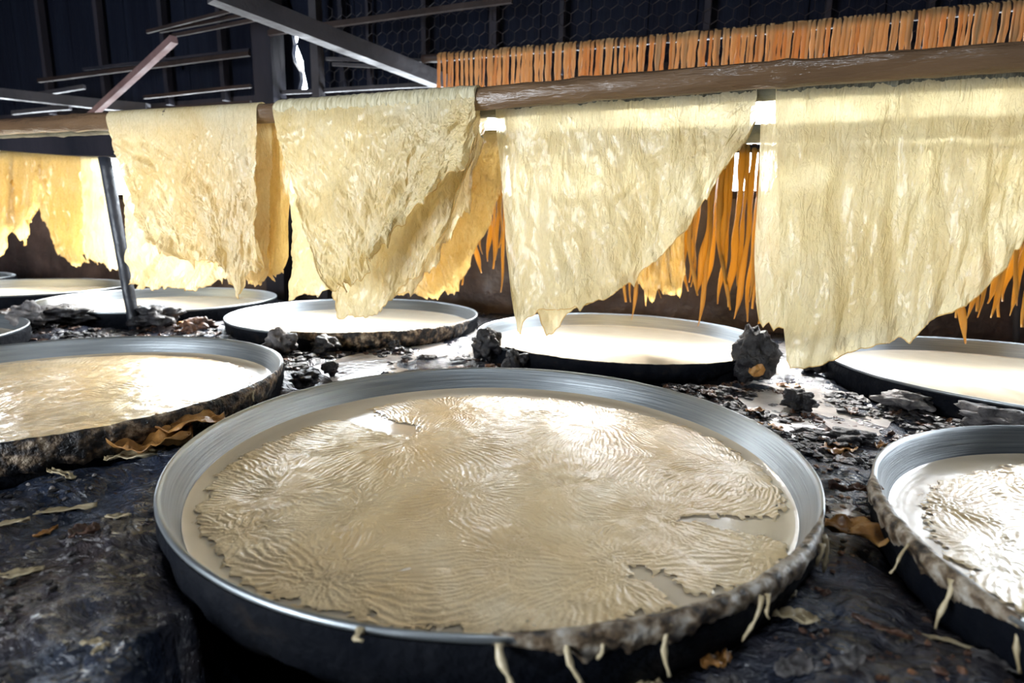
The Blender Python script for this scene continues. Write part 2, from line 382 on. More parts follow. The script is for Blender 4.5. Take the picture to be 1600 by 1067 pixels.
link('wall_right', box_mesh('wall_right', .1, WALLY - YF, 4.2, M['boards'], (XR + .05, (WALLY + YF) / 2, 1.25)), kind='structure')
wf = link('wall_front', box_mesh('wall_front', FILL_DOOR[0] - XL, .1, 4.2, M['boards'], ((XL + FILL_DOOR[0]) / 2, YF - .05, 1.25)), kind='structure')
link('wall_panel', box_mesh('wall_panel', XR - FILL_DOOR[1], .1, 4.2, M['boards'], ((XR + FILL_DOOR[1]) / 2, YF - .05, 1.25)), parent=wf)
link('wall_panel', box_mesh('wall_panel', FILL_DOOR[1] - FILL_DOOR[0], .1, 3.35 - FILL_DOOR[3], M['boards'], ((FILL_DOOR[0] + FILL_DOOR[1]) / 2, YF - .05, (3.35 + FILL_DOOR[3]) / 2)), parent=wf)
# roof of corrugated tin rising towards the camera, with a few pin holes
def roof_z(y): return ZTOP + (WALLY + .3 - y) * .26
nxr, nyr = 420, 60
xa = np.linspace(XL - .1, XR + .1, nxr); ya = np.linspace(YF - .2, WALLY + .3, nyr)
AX, AY = np.meshgrid(xa, ya, indexing='ij')
V = np.stack([AX, AY, ZTOP + (WALLY + .3 - AY) * .26 + .012 * np.sin(AX * 2 * PI / .11)], -1).reshape(-1, 3)
RF = grid_faces(nxr, nyr); rc = V[RF].mean(1)
RF = RF[~((rc[:, 0] > FILL_ROOF[0]) & (rc[:, 0] < FILL_ROOF[1]) & (rc[:, 1] > FILL_ROOF[2]) & (rc[:, 1] < FILL_ROOF[3]))]  # cut for the added fill opening
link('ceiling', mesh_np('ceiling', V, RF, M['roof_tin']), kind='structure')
ceil = bpy.data.objects['ceiling']
# window: rail and mullions
win = link('window_1', box_mesh('window_1', XR - XL, .18, .035, M['timber_brown'], ((XL + XR) / 2, WALLY + .08, SILL + .0175)), kind='structure')
link('window_head', box_mesh('window_head', XR - XL, .10, .06, M['timber_dark'], ((XL + XR) / 2, WALLY + .06, HEAD)), parent=win)
for x in (-6.4, -4.9, -2.2, -.55, .95, 2.5):
    link('mullion', box_mesh('mullion', .05, .05, HEAD - SILL, M['timber_dark'], (x, WALLY + .08, (HEAD + SILL) / 2)), parent=win)

# ------------------------------------------------------------------ pans
body_prof = [(0, -.128), (.20, -.127), (.37, -.122), (.425, -.107), (.452, -.083), (.4728, -.050), (.483, -.026), (.4915, -.006), (.4960, .000),
             (.500, -.001), (.5005, -.006), (.4960, -.010), (.489, -.028), (.479, -.052), (.459, -.086), (.432, -.113), (.375, -.128), (.20, -.133), (0, -.134)]
def body_noise(seed, amp=.002):
    def f(V, a):
        for i, ang in enumerate(a):
            d = amp * fbm(math.cos(ang) * 2, math.sin(ang) * 2, 1.5, seed)
            V[i, 1:-1, 0] += math.cos(ang) * d; V[i, 1:-1, 1] += math.sin(ang) * d
            V[i, 6:12, 2] += amp * .8 * fbm(math.cos(ang) * 3, math.sin(ang) * 3, 1.2, seed + 9)
        return V
    return f
def crust_ring(seed, nseg=220, thick=1.0, a0=0, a1=2 * PI, top=-.006):
    """ragged burnt build-up clinging to the outside of a pan"""
    prof = [(.4995, top - .003), (.5000, top - .010), (.4985, top - .022), (.495, top - .040), (.489, top - .060), (.480, top - .078), (.462, top - .076)]
    V, Fq = lathe(prof, nseg); V = V.reshape(nseg, len(prof), 3)
    for i in range(nseg):
        ang = 2 * PI * i / nseg
        for j in range(1, len(prof)):
            d = .010 * thick * (fbm(ang * 9, j * .9, 1.0, seed) + .2) * min(1, j / 2) * (1 if j < len(prof) - 1 else 0)
            V[i, j, 0] += math.cos(ang) * d; V[i, j, 1] += math.sin(ang) * d
            V[i, j, 2] += .006 * fbm(ang * 14, j * 1.3, 1.0, seed + 4)
    return V.reshape(-1, 3), Fq

def wrinkled_skin(n, size, mask_fn, nodes, seed, wl=.0105, amp=.0011, name='milk_skin'):
    """mesh of a wrinkled skin floating on the milk: ridges that fan out from the nodes"""
    dx = size / n; g = -size / 2 + dx * (np.arange(n) + .5)
    X, Y = np.meshgrid(g, g, indexing='ij')
    wx = .006 * fft_noise(n, n, dx, .035, seed + 1); wy = .006 * fft_noise(n, n, dx, .035, seed + 2)
    mask = mask_fn(X + wx * .9 + .002 * fft_noise(n, n, dx, .008, seed + 3), Y + wy * .9)
    ori = np.zeros((n, n), complex)
    Xw, Yw = X + wx * 1.6, Y + wy * 1.6
    for (nx_, ny_, wgt) in nodes:
        d2 = (Xw - nx_) ** 2 + (Yw - ny_) ** 2
        ori += wgt / (d2 + .0006) * np.exp(2j * np.arctan2(Yw - ny_, Xw - nx_))
    ori /= np.abs(ori) + 1e-9
    s1, s2 = fft_noise(n, n, dx, .07, seed + 5), fft_noise(n, n, dx, .07, seed + 6)
    ori = ori + .15 * (s1 + 1j * s2)
    th = .5 * np.angle(ori)                       # ridge direction
    r = np.random.default_rng(seed + 11); wn = np.fft.rfft2(r.standard_normal((n, n)))
    kx = np.fft.fftfreq(n, dx)[:, None]; ky = np.fft.rfftfreq(n, dx)[None, :]
    NB = 20; wl0 = wl
    def ridges(wl):
      bank = []
      for b in range(NB):
        ang = PI * b / NB; c_, s_ = math.cos(ang), math.sin(ang)
        kl = kx * c_ + ky * s_; kt = -kx * s_ + ky * c_          # along / across the ridge
        filt = np.exp(-((np.abs(kt) - 1 / wl) / (.26 / wl)) ** 2 - (kl / (.12 / wl)) ** 2)
        f = np.fft.irfft2(wn * filt, s=(n, n)); bank.append(f / f.std())
      bank = np.array(bank)
      q = (th / PI * NB) % NB; b0 = np.floor(q).astype(int) % NB; fr = q - np.floor(q)
      II, JJ = np.meshgrid(np.arange(n), np.arange(n), indexing='ij')
      h = bank[b0, II, JJ] * (1 - fr) + bank[(b0 + 1) % NB, II, JJ] * fr
      return np.tanh(h * 1.1)
    wide = np.clip(.5 + .7 * fft_noise(n, n, dx, .10, seed + 17) - X * .8 - Y * 1.2, 0, 1)
    h = ridges(wl0 * .82) * (1 - wide) * .75 + ridges(wl0 * 1.35) * wide * 1.35
    env = np.clip(.85 + .35 * fft_noise(n, n, dx, .10, seed + 7), .30, 1.6)
    k2 = kx ** 2 + ky ** 2
    soft = np.fft.irfft2(np.fft.rfft2(mask.astype(float)) * np.exp(-k2 * (2 * PI * .005) ** 2 / 2), s=(n, n))
    fade = np.clip((soft - .45) * 2.4, 0, 1)
    z = .0012 * np.clip((soft - .3) * 3, 0, 1) + (amp * env * h + .0005 * fft_noise(n, n, dx, .05, seed + 8, 1.5)) * (.15 + .85 * fade) + .0006 + .0010 * fade
    z += .0009 * np.clip(1 - np.abs(soft - .62) / .12, 0, 1) * (fft_noise(n, n, dx, .03, seed + 12) > .2)
    idx = -np.ones((n, n), int); cell = mask[:-1, :-1] & mask[1:, :-1] & mask[1:, 1:] & mask[:-1, 1:]
    use = np.zeros((n, n), bool); use[:-1, :-1] |= cell; use[1:, :-1] |= cell; use[1:, 1:] |= cell; use[:-1, 1:] |= cell
    idx[use] = np.arange(use.sum())
    I, J = np.nonzero(cell)
    Fq = np.stack([idx[I, J], idx[I + 1, J], idx[I + 1, J + 1], idx[I, J + 1]], 1)
    V = np.stack([X[use], Y[use], z[use]], 1)
    return mesh_np(name, V, Fq, M['skin'])

def make_pan(key, label, seed, nseg=160):
    x, y = PANS[key]
    e = link('milk_pan', None, label=label, cat='pan', group='round pans of soy milk on the hearth'); e.location = (x, y, 0)
    V, Fq = lathe(body_prof, nseg, body_noise(seed)); link('pan_body', mesh_np('pan_body', V, Fq, M['aluminium']), parent=e)
    V, Fq = crust_ring(seed, nseg=nseg); o = link('burnt_crust', mesh_np('burnt_crust', V, Fq, M['soot']), parent=e); o['label'] = 'sooty burnt crust on the outside of the pan'
    prof = [(0, 0), (.1, 0), (.2, 0), (.3, 0), (.38, 0), (.45, 0), (.468, .0004), (.4735, .0025)]
    V, Fq = lathe(prof, 96); V[:, 2] += MILK_Z
    o = link('soy_milk', mesh_np('soy_milk', V, Fq, M['milk']), parent=e); o['label'] = 'creamy soy milk filling the pan'
    return e

pan = {}
for i, (k, lb) in enumerate([
    ('P0', 'large shallow aluminium pan of wrinkled milk in the centre foreground'),
    ('P7', 'aluminium pan of wrinkled milk cut off by the right edge, in the front row'),
    ('P1', 'aluminium pan with crusty burnt side left of the foreground pan'),
    ('P8', 'sliver of pan rim at the left edge, in front of the black post'),
    ('P6', 'brightly glaring pan at the right edge behind the hanging pale sheet'),
    ('P3', 'glaring white pan directly behind the centre foreground pan'),
    ('P2', 'glaring pan of milk under the second hanging sheet from the left'),
    ('P4', 'pan of milk behind the short black post on the left'),
    ('P5', 'far pan at the left edge under the far yellow sheets'),
    ('P9', 'farthest pan, a tiny bright rim at the left edge')]):
    pan[k] = make_pan(k, lb, 3.1 * i + 1, 200 if k in ('P0', 'P7', 'P1') else 120)

# wrinkled skins
milk = {k: [c for c in bpy.data.objects if c.parent == p and c.name.startswith('soy_milk')][0] for k, p in pan.items()}
SZ = MILK_Z + .002
poly_px = [(312, 830), (305, 800), (322, 770), (345, 735), (400, 700), (460, 673), (512, 656), (540, 657), (587, 672), (640, 680), (655, 668), (600, 652), (576, 638),
           (640, 624), (760, 618), (880, 625), (980, 642), (1080, 668), (1160, 708), (1205, 745), (1228, 790), (1215, 802), (1190, 813), (1130, 808), (1065, 806),
           (1060, 813), (1130, 826), (1190, 838), (1238, 852), (1228, 872), (1195, 905), (1170, 916), (1110, 932), (1060, 912), (1010, 888), (985, 886), (985, 897),
           (1030, 925), (1060, 945), (1040, 958), (950, 977), (850, 988), (700, 988), (560, 968), (460, 945), (400, 925), (370, 905), (345, 885), (348, 868), (330, 855)]
poly0 = [(p.x, p.y) for p in (gnd(a, b, SZ) for a, b in poly_px)]
def nd(px, py, w_=1.0, c=(0, 0)):
    p = gnd(px, py, SZ); return (p.x - c[0], p.y - c[1], w_)
nodes0 = [nd(648, 686, 1.6), nd(954, 887, 1.6), nd(1030, 807, 1.3), nd(505, 907, 1.2), nd(1154, 731, 1.0), nd(725, 770, .7), nd(430, 770, .7), nd(940, 655, .7),
          nd(560, 800, .5), nd(880, 760, .5), nd(800, 870, .4), nd(380, 830, .5), nd(1190, 860, .5), nd(700, 640, .4)]
def mask0(X, Y): return in_poly(X, Y, poly0) & (np.hypot(X, Y) < .466)
me = wrinkled_skin(860, .95, mask0, nodes0, 21, wl=.0082, amp=.00050)
o = link('milk_skin', me, parent=milk['P0']); o.location = (0, 0, MILK_Z); o['label'] = 'wrinkled golden skin formed on the milk'
c7 = PANS['P7']; poly7 = [(gnd(a, b, SZ).x - c7[0], gnd(a, b, SZ).y - c7[1]) for a, b in
    ((1445, 800), (1440, 780), (1455, 757), (1500, 742), (1560, 730), (1640, 722), (1800, 722), (2300, 800), (2400, 1100), (1800, 1080), (1610, 968), (1530, 915), (1470, 858), (1450, 825))]
def mask7(X, Y): return in_poly(X, Y, poly7) & (np.hypot(X, Y) < .464)
me = wrinkled_skin(520, .95, mask7, [nd(1560, 860, 1.4, c7), nd(1480, 790, .8, c7), nd(1700, 800, 1, c7), nd(1800, 900, 1, c7), nd(1600, 740, .6, c7)], 43, wl=.0085, amp=.00062)
o = link('milk_skin', me, parent=milk['P7']); o.location = (0, 0, MILK_Z); o['label'] = 'glossy wrinkled skin on the milk'
def mask1(X, Y): return (np.hypot(X + .01, Y + .02) < .445)
me = wrinkled_skin(380, .95, mask1, [(-.1, .1, 1), (.2, .1, .7), (.1, -.2, .8), (-.3, -.1, .6), (.3, -.1, .4)], 57, wl=.009, amp=.00042)
o = link('milk_skin', me, parent=milk['P1']); o.location = (0, 0, MILK_Z); o['label'] = 'thin faintly wrinkled skin on the milk'

# ------------------------------------------------------------------ residue dripping from pan rims
def drip(parent, px, py, px2, py2, r=.004, fork=True, matn='scrap_pale', seed=0):
    c = parent.location
    a = gnd(px, py, -.004); Ya = a.y
    b = at(px2, py2, Ya - .012)
    pts = []; n = 9; rr = []
    for i in range(n):
        f = i / (n - 1); p = a.lerp(b, f); p.x += .002 * math.sin(f * 5 + seed) ; p.y += -.004 * math.sin(f * PI)
        pts.append(p - Vector(c)); rr.append(r * .6 * (1.1 - .45 * f + .25 * math.sin(f * 11 + seed) + .15 * math.sin(f * 23 + seed)))
    rr[0] *= 1.4
    o = link('milk_drip', tube_mesh('milk_drip', pts, rr, M[matn], 8, .5, seed), parent=parent)
for s, (a, b, c_, d, r) in enumerate([(1190, 930, 1163, 1003, .0035), (1196, 928, 1203, 967, .003), (1040, 972, 1044, 1055, .0045), (885, 996, 905, 1068, .005), (782, 1006, 800, 1075, .006),
                                      (945, 985, 935, 1030, .004), (1287, 835, 1290, 895, .005), (1282, 850, 1279, 885, .004), (560, 985, 565, 1000, .004)]):
    drip(pan['P0'], a, b, c_, d, r, seed=s)
for s, (a, b, c_, d, r) in enumerate([(1486, 905, 1462, 982, .0045), (1588, 968, 1590, 1050, .004), (1420, 850, 1388, 895, .0028)]):
    drip(pan['P7'], a, b, c_, d, r, seed=s + 20)
for s, (a, b, c_, d, r) in enumerate([(262, 645, 254, 668, .004), (246, 648, 250, 664, .004), (205, 656, 200, 676, .003), (285, 640, 283, 668, .004), (395, 607, 398, 628, .004)]):
    drip(pan['P1'], a, b, c_, d, r, seed=s + 40, matn='scrap_amber' if s % 2 else 'scrap_pale')
# milky crust along the near right of the foreground pan and along its neighbours
def rim_crust(parent, a0, a1, seed, matn, label, thick=.006, drop=.024):
    n = 150; rows = [(.492, .001), (.500, .0035), (.505, -.001), (.506, -.3 * drop), (.503, -.65 * drop), (.497, -drop), (.489, -drop + .004)]
    V = []
    for i in range(n):
        f = i / (n - 1); ang = a0 + (a1 - a0) * f; env = min(1, 6 * f, 6 * (1 - f))
        for j, (r, z) in enumerate(rows):
            d = thick * (fbm(ang * 26, j * .8, 1.0, seed) + .25) * env * (1 if j else .3)
            zz = z + (.010 * fbm(ang * 20, j * .7, 1.0, seed + 3) * (1 if j > 2 else .25) + (-.022 * max(0, fbm(ang * 34, 0, 1.0, seed + 6)) if j > 3 else 0)) * env
            if j > 2: zz = -.006 + (zz + .006) * (.35 + .65 * env)
            rr = .498 + (r - .498 + d) * (.15 + .85 * env); V.append((math.cos(ang) * rr, math.sin(ang) * rr, zz))
    o = link('rim_residue', mesh_np('rim_residue', np.array(V), grid_faces(n, len(rows)), M[matn]), parent=parent); o['label'] = label
def ang_of(key, px, py):
    p = gnd(px, py, 0); return math.atan2(p.y - PANS[key][1], p.x - PANS[key][0])
rim_crust(pan['P0'], ang_of('P0', 770, 996), ang_of('P0', 1292, 800), 5.5, 'crust', 'dried milky residue caked along the pan rim')
rim_crust(pan['P7'], ang_of('P7', 1366, 735) - 2 * PI if ang_of('P7', 1366, 735) > 0 else ang_of('P7', 1366, 735), ang_of('P7', 1599, 968), 8.5, 'crust', 'dried milky residue caked along the pan rim')
rim_crust(pan['P1'], ang_of('P1', 60, 680) - 1.2, ang_of('P1', 445, 566), 11.5, 'crust_dark', 'tan residue caked along the pan rim', .008, .05)
rim_crust(pan['P3'], ang_of('P3', 790, 543), ang_of('P3', 1150, 562), 14.5, 'soot', 'sooty residue on the pan side', .006, .05)
rim_crust(pan['P2'], ang_of('P2', 450, 520), ang_of('P2', 735, 499), 17.5, 'crust_dark', 'tan residue on the pan side', .008, .055)

# ------------------------------------------------------------------ poles
def pole(name, pix, Y, r, matn, label, wob=.18, seed=0, nodes=True):
    """pix: [(px,py)] along the pole; Y one depth or one per point"""
    Ys = Y if hasattr(Y, '__len__') else [Y] * len(pix)
    P = [at(a, b, y_) for (a, b), y_ in zip(pix, Ys)]
    pts, rr = [], []
    for i in range(len(P) - 1):
        L = (P[i + 1] - P[i]).length; n = max(2, int(L / .03))
        for k in range(n + (1 if i == len(P) - 2 else 0)): pts.append(P[i].lerp(P[i + 1], k / n))
    acc = 0
    for i, p in enumerate(pts):
        rr.append(r * (1 + (.14 if nodes and i % 13 == 5 else 0) + .05 * fbm(p.x, 0, 3, seed)))
    o = link(name, tube_mesh(name, pts, rr, M[matn], 18, wob, seed), label=label, cat='pole'); return o, pts
YA, YB, YC = .40, .50, .98
poleA, ptsA = pole('bamboo_pole', [(-160, 206), (0, 198), (415, 177), (745, 155), (1000, 133), (1600, 88), (1950, 62)], YA, .0245, 'bamboo_wet', 'thick wet brown bamboo pole in front carrying the two left sheets', .25, 2)
poleB, ptsB = pole('bamboo_pole', [(-60, 209), (415, 190), (745, 171), (1000, 153), (1210, 139), (1600, 117), (1900, 98)], YB, .021, 'pole_residue', 'grey residue-coated pole just behind and below the front pole', .3, 5)
poleC, ptsC = pole('bamboo_pole', [(540, 238), (768, 216), (1180, 210), (1700, 190)], [YC, YC, YC - .1, YC - .2], .024, 'pole_residue', 'third pole glimpsed between the hanging sheets', .3, 7)
poleL, ptsL = pole('bamboo_pole', [(-120, 243), (60, 242), (330, 240)], 1.12, .020, 'timber_brown', 'far pole on the left carrying the yellow back sheets', .2, 9)
beamL = link('timber_beam', beam_mesh('timber_beam', at(-120, 212, .92), at(330, 238, .98), .05, .09, M['timber_dark']), label='dark squared beam at the left under the front pole', cat='beam')
poleU, ptsU = pole('bamboo_pole', [(660, 92), (1000, 64), (1300, 37), (1700, -2)], 1.50, .016, 'timber_brown', 'high rear pole hidden under the upper row of orange strips', .2, 13)
poleS, ptsS = pole('bamboo_pole', [(690, 236), (1180, 232), (1750, 226)], 1.26, .014, 'timber_brown', 'thin rear pole under the long orange strips', .2, 15)

def pole_at(pts, px, Y):
    """3D point on a pole's axis that lies behind image column px"""
    best = None
    for i in range(len(pts) - 1):
        d0 = pts[i] - CAM; d1 = pts[i + 1] - CAM
        u0 = 800 + F * d0.dot(CX) / d0.dot(FWD); u1 = 800 + F * d1.dot(CX) / d1.dot(FWD)
        if u0 <= px <= u1: return pts[i].lerp(pts[i + 1], (px - u0) / (u1 - u0 + 1e-9))
    return pts[0] if px < 500 else pts[-1]

# ------------------------------------------------------------------ hanging sheets
def aniso(nu, nv, wu, wv, seed, beta=1.5, shear=0.0):
    """random field on a sheet's grid, wavelengths wu, wv as fractions of the sheet; shear tilts it"""
    r = np.random.default_rng(int(seed * 10) + 1); kx = np.fft.fftfreq(nu, 1 / nu)[:, None]; ky = np.fft.rfftfreq(nv, 1 / nv)[None, :]
    amp = 1 / (1 + (kx * wu) ** 2 + (ky * wv) ** 2) ** beta
    f = np.fft.irfft2(np.fft.rfft2(r.standard_normal((nu, nv))) * amp, s=(nu, nv)); f = (f - f.mean()) / f.std()
    if shear:
        I, J = np.meshgrid(np.arange(nu), np.arange(nv), indexing='ij'); f = f[(I + (shear * nu / nv * J).astype(int)) % nu, J]
    return f
def sheet(label, pts, r, front, back, matn, seed, fold=.016, nfold=4, jag=.006, group='sheets of tofu skin hung to drip', NC=240, gap=0.0, name='tofu_skin_sheet', dropx=1.15, rowsF=170, rowsB=90, shear=(.25, -.35), tips=7, wr=1.0, foldmat=None, low=-1.2):
    """front/back: [(top px, bottom px, bottom py)]: columns of the sheet hung over the pole pts, hem traced at the pole's depth"""
    rw = r + .003
    rnd = random.Random(seed); u = np.linspace(0, 1, NC)
    V = np.zeros((NC, rowsF + rowsB, 3)); UV = np.zeros((NC, rowsF + rowsB, 2)); hems = []
    ph = [rnd.uniform(0, 6.28) for _ in range(6)]; NA = 9
    for side, tab, nr in ((-1, front, rowsF), (1, back, rowsB)):
        T = np.array(tab, float); sl = np.concatenate([[0], np.cumsum(np.hypot(np.diff(T[:, 1]), np.diff(T[:, 2])) * .6 + np.abs(np.diff(T[:, 0])))]); sl /= sl[-1]
        top = np.zeros((NC, 3)); bot = np.zeros((NC, 3))
        for i, uu in enumerate(u):
            tx, bx, by = (np.interp(uu, sl, T[:, k_]) for k_ in range(3))
            tp = pole_at(pts, tx, 0); top[i] = tp; bot[i] = at(bx, by, tp.y + side * (rw + gap))
        wide = top[-1, 0] - top[0, 0]
        L = top[:, 2] - bot[:, 2]; long_ = L.max()
        n1 = aniso(NC, 8, .08, 2, seed + side)[:, 0]; n2 = aniso(NC, 8, .02, 2, seed + side + 3)[:, 0]
        L = L + jag * (.8 * n1 + .45 * n2)
        for _ in range(tips if side < 0 else tips // 2 + 1):
            x0 = rnd.uniform(.04, .96); L = L + rnd.uniform(.006, .026) * np.exp(-np.abs(u - x0) * wide / rnd.uniform(.003, .009))
        L = np.maximum(L, .012)
        nv = nr - NA + 1; v = np.linspace(0, 1, nv)[None, :]; uu = u[:, None]
        z = -L[:, None] * v
        x = (bot[:, 0] - top[:, 0])[:, None] * v ** dropx + .004 * v * np.sin(9 * v + uu * 20 + ph[3])
        env = v ** .8 * np.minimum(1, L / .25)[:, None]
        fo = np.sin(nfold * 2 * PI * uu + ph[0] + 1.2 * np.sin(2 * PI * uu + ph[1])) * .45 + np.sin(nfold * 2.3 * 2 * PI * uu + ph[2] + v * 1.5) * .22
        fo = fo + .42 * aniso(NC, nv, .20, .5, seed + 5 + side, 1.5, shear[0]) + .22 * aniso(NC, nv, .07, .35, seed + 6 + side, 1.5, shear[1])
        c1 = aniso(NC, nv, .06, .30, seed + 7 + side, 1.5, shear[1] * 1.6); c2 = aniso(NC, nv, .05, .22, seed + 8 + side, 1.5, shear[0] * 1.6)
        crease = np.exp(-(c1 / .22) ** 2) * .0026 + np.exp(-(c2 / .16) ** 2) * .0020
        crease = crease * np.clip(.5 + .6 * aniso(NC, nv, .3, .3, seed + 9), 0, 1.6) + .0007 * aniso(NC, nv, .022, .07, seed + 10 + side)
        pocket = .010 * np.clip(aniso(NC, nv, .22, .25, seed + 11 + side) - .9, 0, 2)
        y = side * (rw + gap * v) + fold * env * fo * .75 + side * fold * env * .75 + side * .004 * v + side * (crease * wr + pocket * wr) * np.minimum(1, v * 6)
        y = y - side * .012 * np.clip((v - .93) / .07, 0, 1) * (.5 + .5 * n1[:, None])
        ao = np.linspace(0, PI / 2, NA)[None, :-1]
        yy = np.concatenate([side * rw * np.sin(ao) + 0 * uu, y], 1); zz = np.concatenate([rw * np.cos(ao) + 0 * uu, z], 1); xx = np.concatenate([0 * ao + 0 * uu, x], 1)
        P = np.stack([top[:, :1] + xx, top[:, 1:2] + yy, top[:, 2:] + zz], -1)
        Q = np.stack([P[..., 0] * 1.0, P[..., 2] + (0 if side < 0 else 2.0)], -1)
        if side < 0: V[:, rowsB:], UV[:, rowsB:] = P, Q
        else: V[:, :rowsB], UV[:, :rowsB] = P[:, ::-1], Q[:, ::-1]
        hems.append(P[:, -1])
    o = link(name, mesh_np(name, V.reshape(-1, 3), grid_faces(NC, rowsF + rowsB), M[matn], uv=UV.reshape(-1, 2)), label=label, cat='tofu skin', group=group)
    if foldmat:                                    # added fibrous sleeve, its grey painting in the light the pole blocks
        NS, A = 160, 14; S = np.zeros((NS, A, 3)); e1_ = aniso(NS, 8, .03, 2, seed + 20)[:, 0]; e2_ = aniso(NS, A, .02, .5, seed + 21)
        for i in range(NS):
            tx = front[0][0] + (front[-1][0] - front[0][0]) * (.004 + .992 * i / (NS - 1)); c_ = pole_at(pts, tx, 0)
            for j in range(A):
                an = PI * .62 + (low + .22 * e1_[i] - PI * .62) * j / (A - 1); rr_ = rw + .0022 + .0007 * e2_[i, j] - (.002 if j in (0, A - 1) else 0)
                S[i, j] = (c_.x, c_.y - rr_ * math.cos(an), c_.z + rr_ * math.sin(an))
        fo_ = link('shaded_fold', mesh_np('shaded_fold', S.reshape(-1, 3), grid_faces(NS, A), M[foldmat]), parent=o); fo_['label'] = 'grey fibrous sleeve over the pole, blocked light painted into its colour'
    for h in hems:
        hh = h[::2]; rr = [.0011 + .0012 * max(0, fbm(i * .11, seed, 1.0, seed)) for i in range(len(hh))]
        hm = link('hem', tube_mesh('hem', [Vector(p) for p in hh], rr, M['hem'], 5), parent=o)
    return o
# sheet 1 and 2 hang on the front pole, 3 and 4 on the pole behind it
sheet('crumpled cream sheet hanging leftmost on the front pole, its hem turned up', ptsA, .0245,
      [(180, 246, 380), (200, 262, 396), (225, 290, 400), (260, 322, 405), (300, 350, 411), (318, 356, 418), (335, 362, 440), (355, 384, 466), (375, 394, 432), (395, 404, 415), (413, 412, 395)],
      [(170, 194, 440), (190, 212, 447), (220, 236, 452), (250, 260, 447), (285, 300, 455), (310, 318, 443), (340, 346, 428), (365, 372, 440), (390, 398, 445), (412, 410, 430)],
      'sheet_warm', 3.3, .022, 3, shear=(-.4, .5))
sheet('wide cream sheet hanging second from the left with diagonal folds', ptsA, .0245,
      [(438, 512, 440), (460, 516, 452), (490, 530, 446), (530, 548, 444), (580, 566, 436), (640, 590, 405), (690, 640, 335), (725, 690, 290), (740, 730, 262), (750, 744, 220)],
      [(436, 444, 474), (450, 460, 466), (465, 484, 455), (480, 506, 452), (490, 512, 474), (500, 520, 458), (520, 527, 496), (560, 556, 494), (590, 580, 492), (620, 602, 468), (670, 640, 430), (715, 690, 360), (742, 735, 250)],
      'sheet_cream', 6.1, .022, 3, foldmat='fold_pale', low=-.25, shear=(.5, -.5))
sheet('pale translucent sheet with curved right hem above the bright middle pan', ptsB, .021,
      [(780, 806, 480), (784, 810, 512), (792, 815, 519), (800, 821, 500), (820, 846, 486), (850, 880, 482), (880, 910, 478), (930, 960, 456), (1000, 1022, 412), (1060, 1072, 356), (1110, 1114, 296), (1150, 1148, 238), (1172, 1168, 208), (1182, 1180, 186)],
      [(782, 812, 470), (800, 830, 480), (815, 850, 505), (830, 862, 521), (845, 874, 512), (870, 885, 492), (940, 935, 465), (1020, 1010, 415), (1100, 1090, 320), (1178, 1172, 200)],
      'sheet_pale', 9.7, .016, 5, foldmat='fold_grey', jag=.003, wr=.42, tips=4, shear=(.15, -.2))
sheet('broad pale translucent sheet hanging at the right edge, nearest to the camera', ptsB, .021,
      [(1211, 1226, 562), (1218, 1232, 578), (1235, 1250, 576), (1260, 1282, 569), (1300, 1320, 556), (1350, 1370, 538), (1390, 1404, 528), (1402, 1416, 538), (1415, 1428, 522), (1440, 1450, 500), (1480, 1492, 486), (1520, 1530, 452), (1560, 1568, 404), (1600, 1602, 352), (1660, 1655, 280), (1720, 1710, 190)],
      [(1192, 1179, 470), (1196, 1184, 505), (1201, 1190, 518), (1207, 1199, 508), (1214, 1208, 522), (1220, 1214, 514), (1228, 1228, 520), (1300, 1300, 520), (1400, 1400, 500), (1500, 1500, 440), (1600, 1590, 340), (1700, 1690, 200)],
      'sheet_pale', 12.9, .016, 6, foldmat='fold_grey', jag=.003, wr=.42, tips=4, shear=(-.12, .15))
# golden sheets farther back
sheet('golden sheet seen in the gap between the two left sheets', ptsB, .021,
      [(372, 376, 420), (390, 392, 432), (410, 408, 426), (428, 426, 430), (446, 444, 418)], [(374, 376, 415), (400, 400, 425), (444, 446, 410)], 'sheet_gold', 15.2, .008, 2, NC=90, rowsF=80, rowsB=50)
sheet('yellow layered sheet hanging behind the second sheet from the left', ptsC, .024,
      [(590, 612, 440), (605, 622, 462), (620, 640, 456), (640, 668, 462), (660, 692, 452), (675, 700, 462), (695, 722, 444), (720, 745, 400), (745, 764, 350), (770, 780, 310), (784, 786, 262)],
      [(592, 600, 430), (640, 640, 445), (700, 700, 430), (750, 750, 360), (782, 786, 270)], 'sheet_gold', 18.8, .018, 4, NC=170, rowsF=120, rowsB=60)
sheet('pale sheet hanging between the second sheet and the yellow sheet behind it', ptsB, .021,
      [(640, 600, 474), (660, 640, 452), (690, 672, 420), (720, 706, 372), (745, 736, 300), (756, 752, 214)],
      [(640, 610, 465), (700, 680, 400), (752, 748, 230)], 'sheet_warm', 21.4, .010, 2, NC=110, rowsF=100, rowsB=50)
sheet('lemon yellow hem of a rear sheet showing below the curved sheet', ptsS, .014,
      [(990, 996, 440), (1010, 1012, 462), (1030, 1028, 452), (1050, 1050, 462), (1066, 1066, 456), (1074, 1070, 430)], [(990, 996, 435), (1030, 1030, 450), (1074, 1070, 425)], 'sheet_gold', 24.3, .008, 2, NC=80, rowsF=60, rowsB=40)
LB = 'far yellow sheets on the left'
sheet('yellow far sheet cut off by the left edge', ptsL, .020, [(-60, -50, 380), (-20, -18, 398), (8, 6, 402), (20, 17, 370), (28, 26, 330)], [(-60, -50, 370), (0, 0, 380), (28, 24, 340)], 'sheet_gold', 27.1, .010, 2, NC=80, rowsF=80, rowsB=40, group=LB, tips=3)
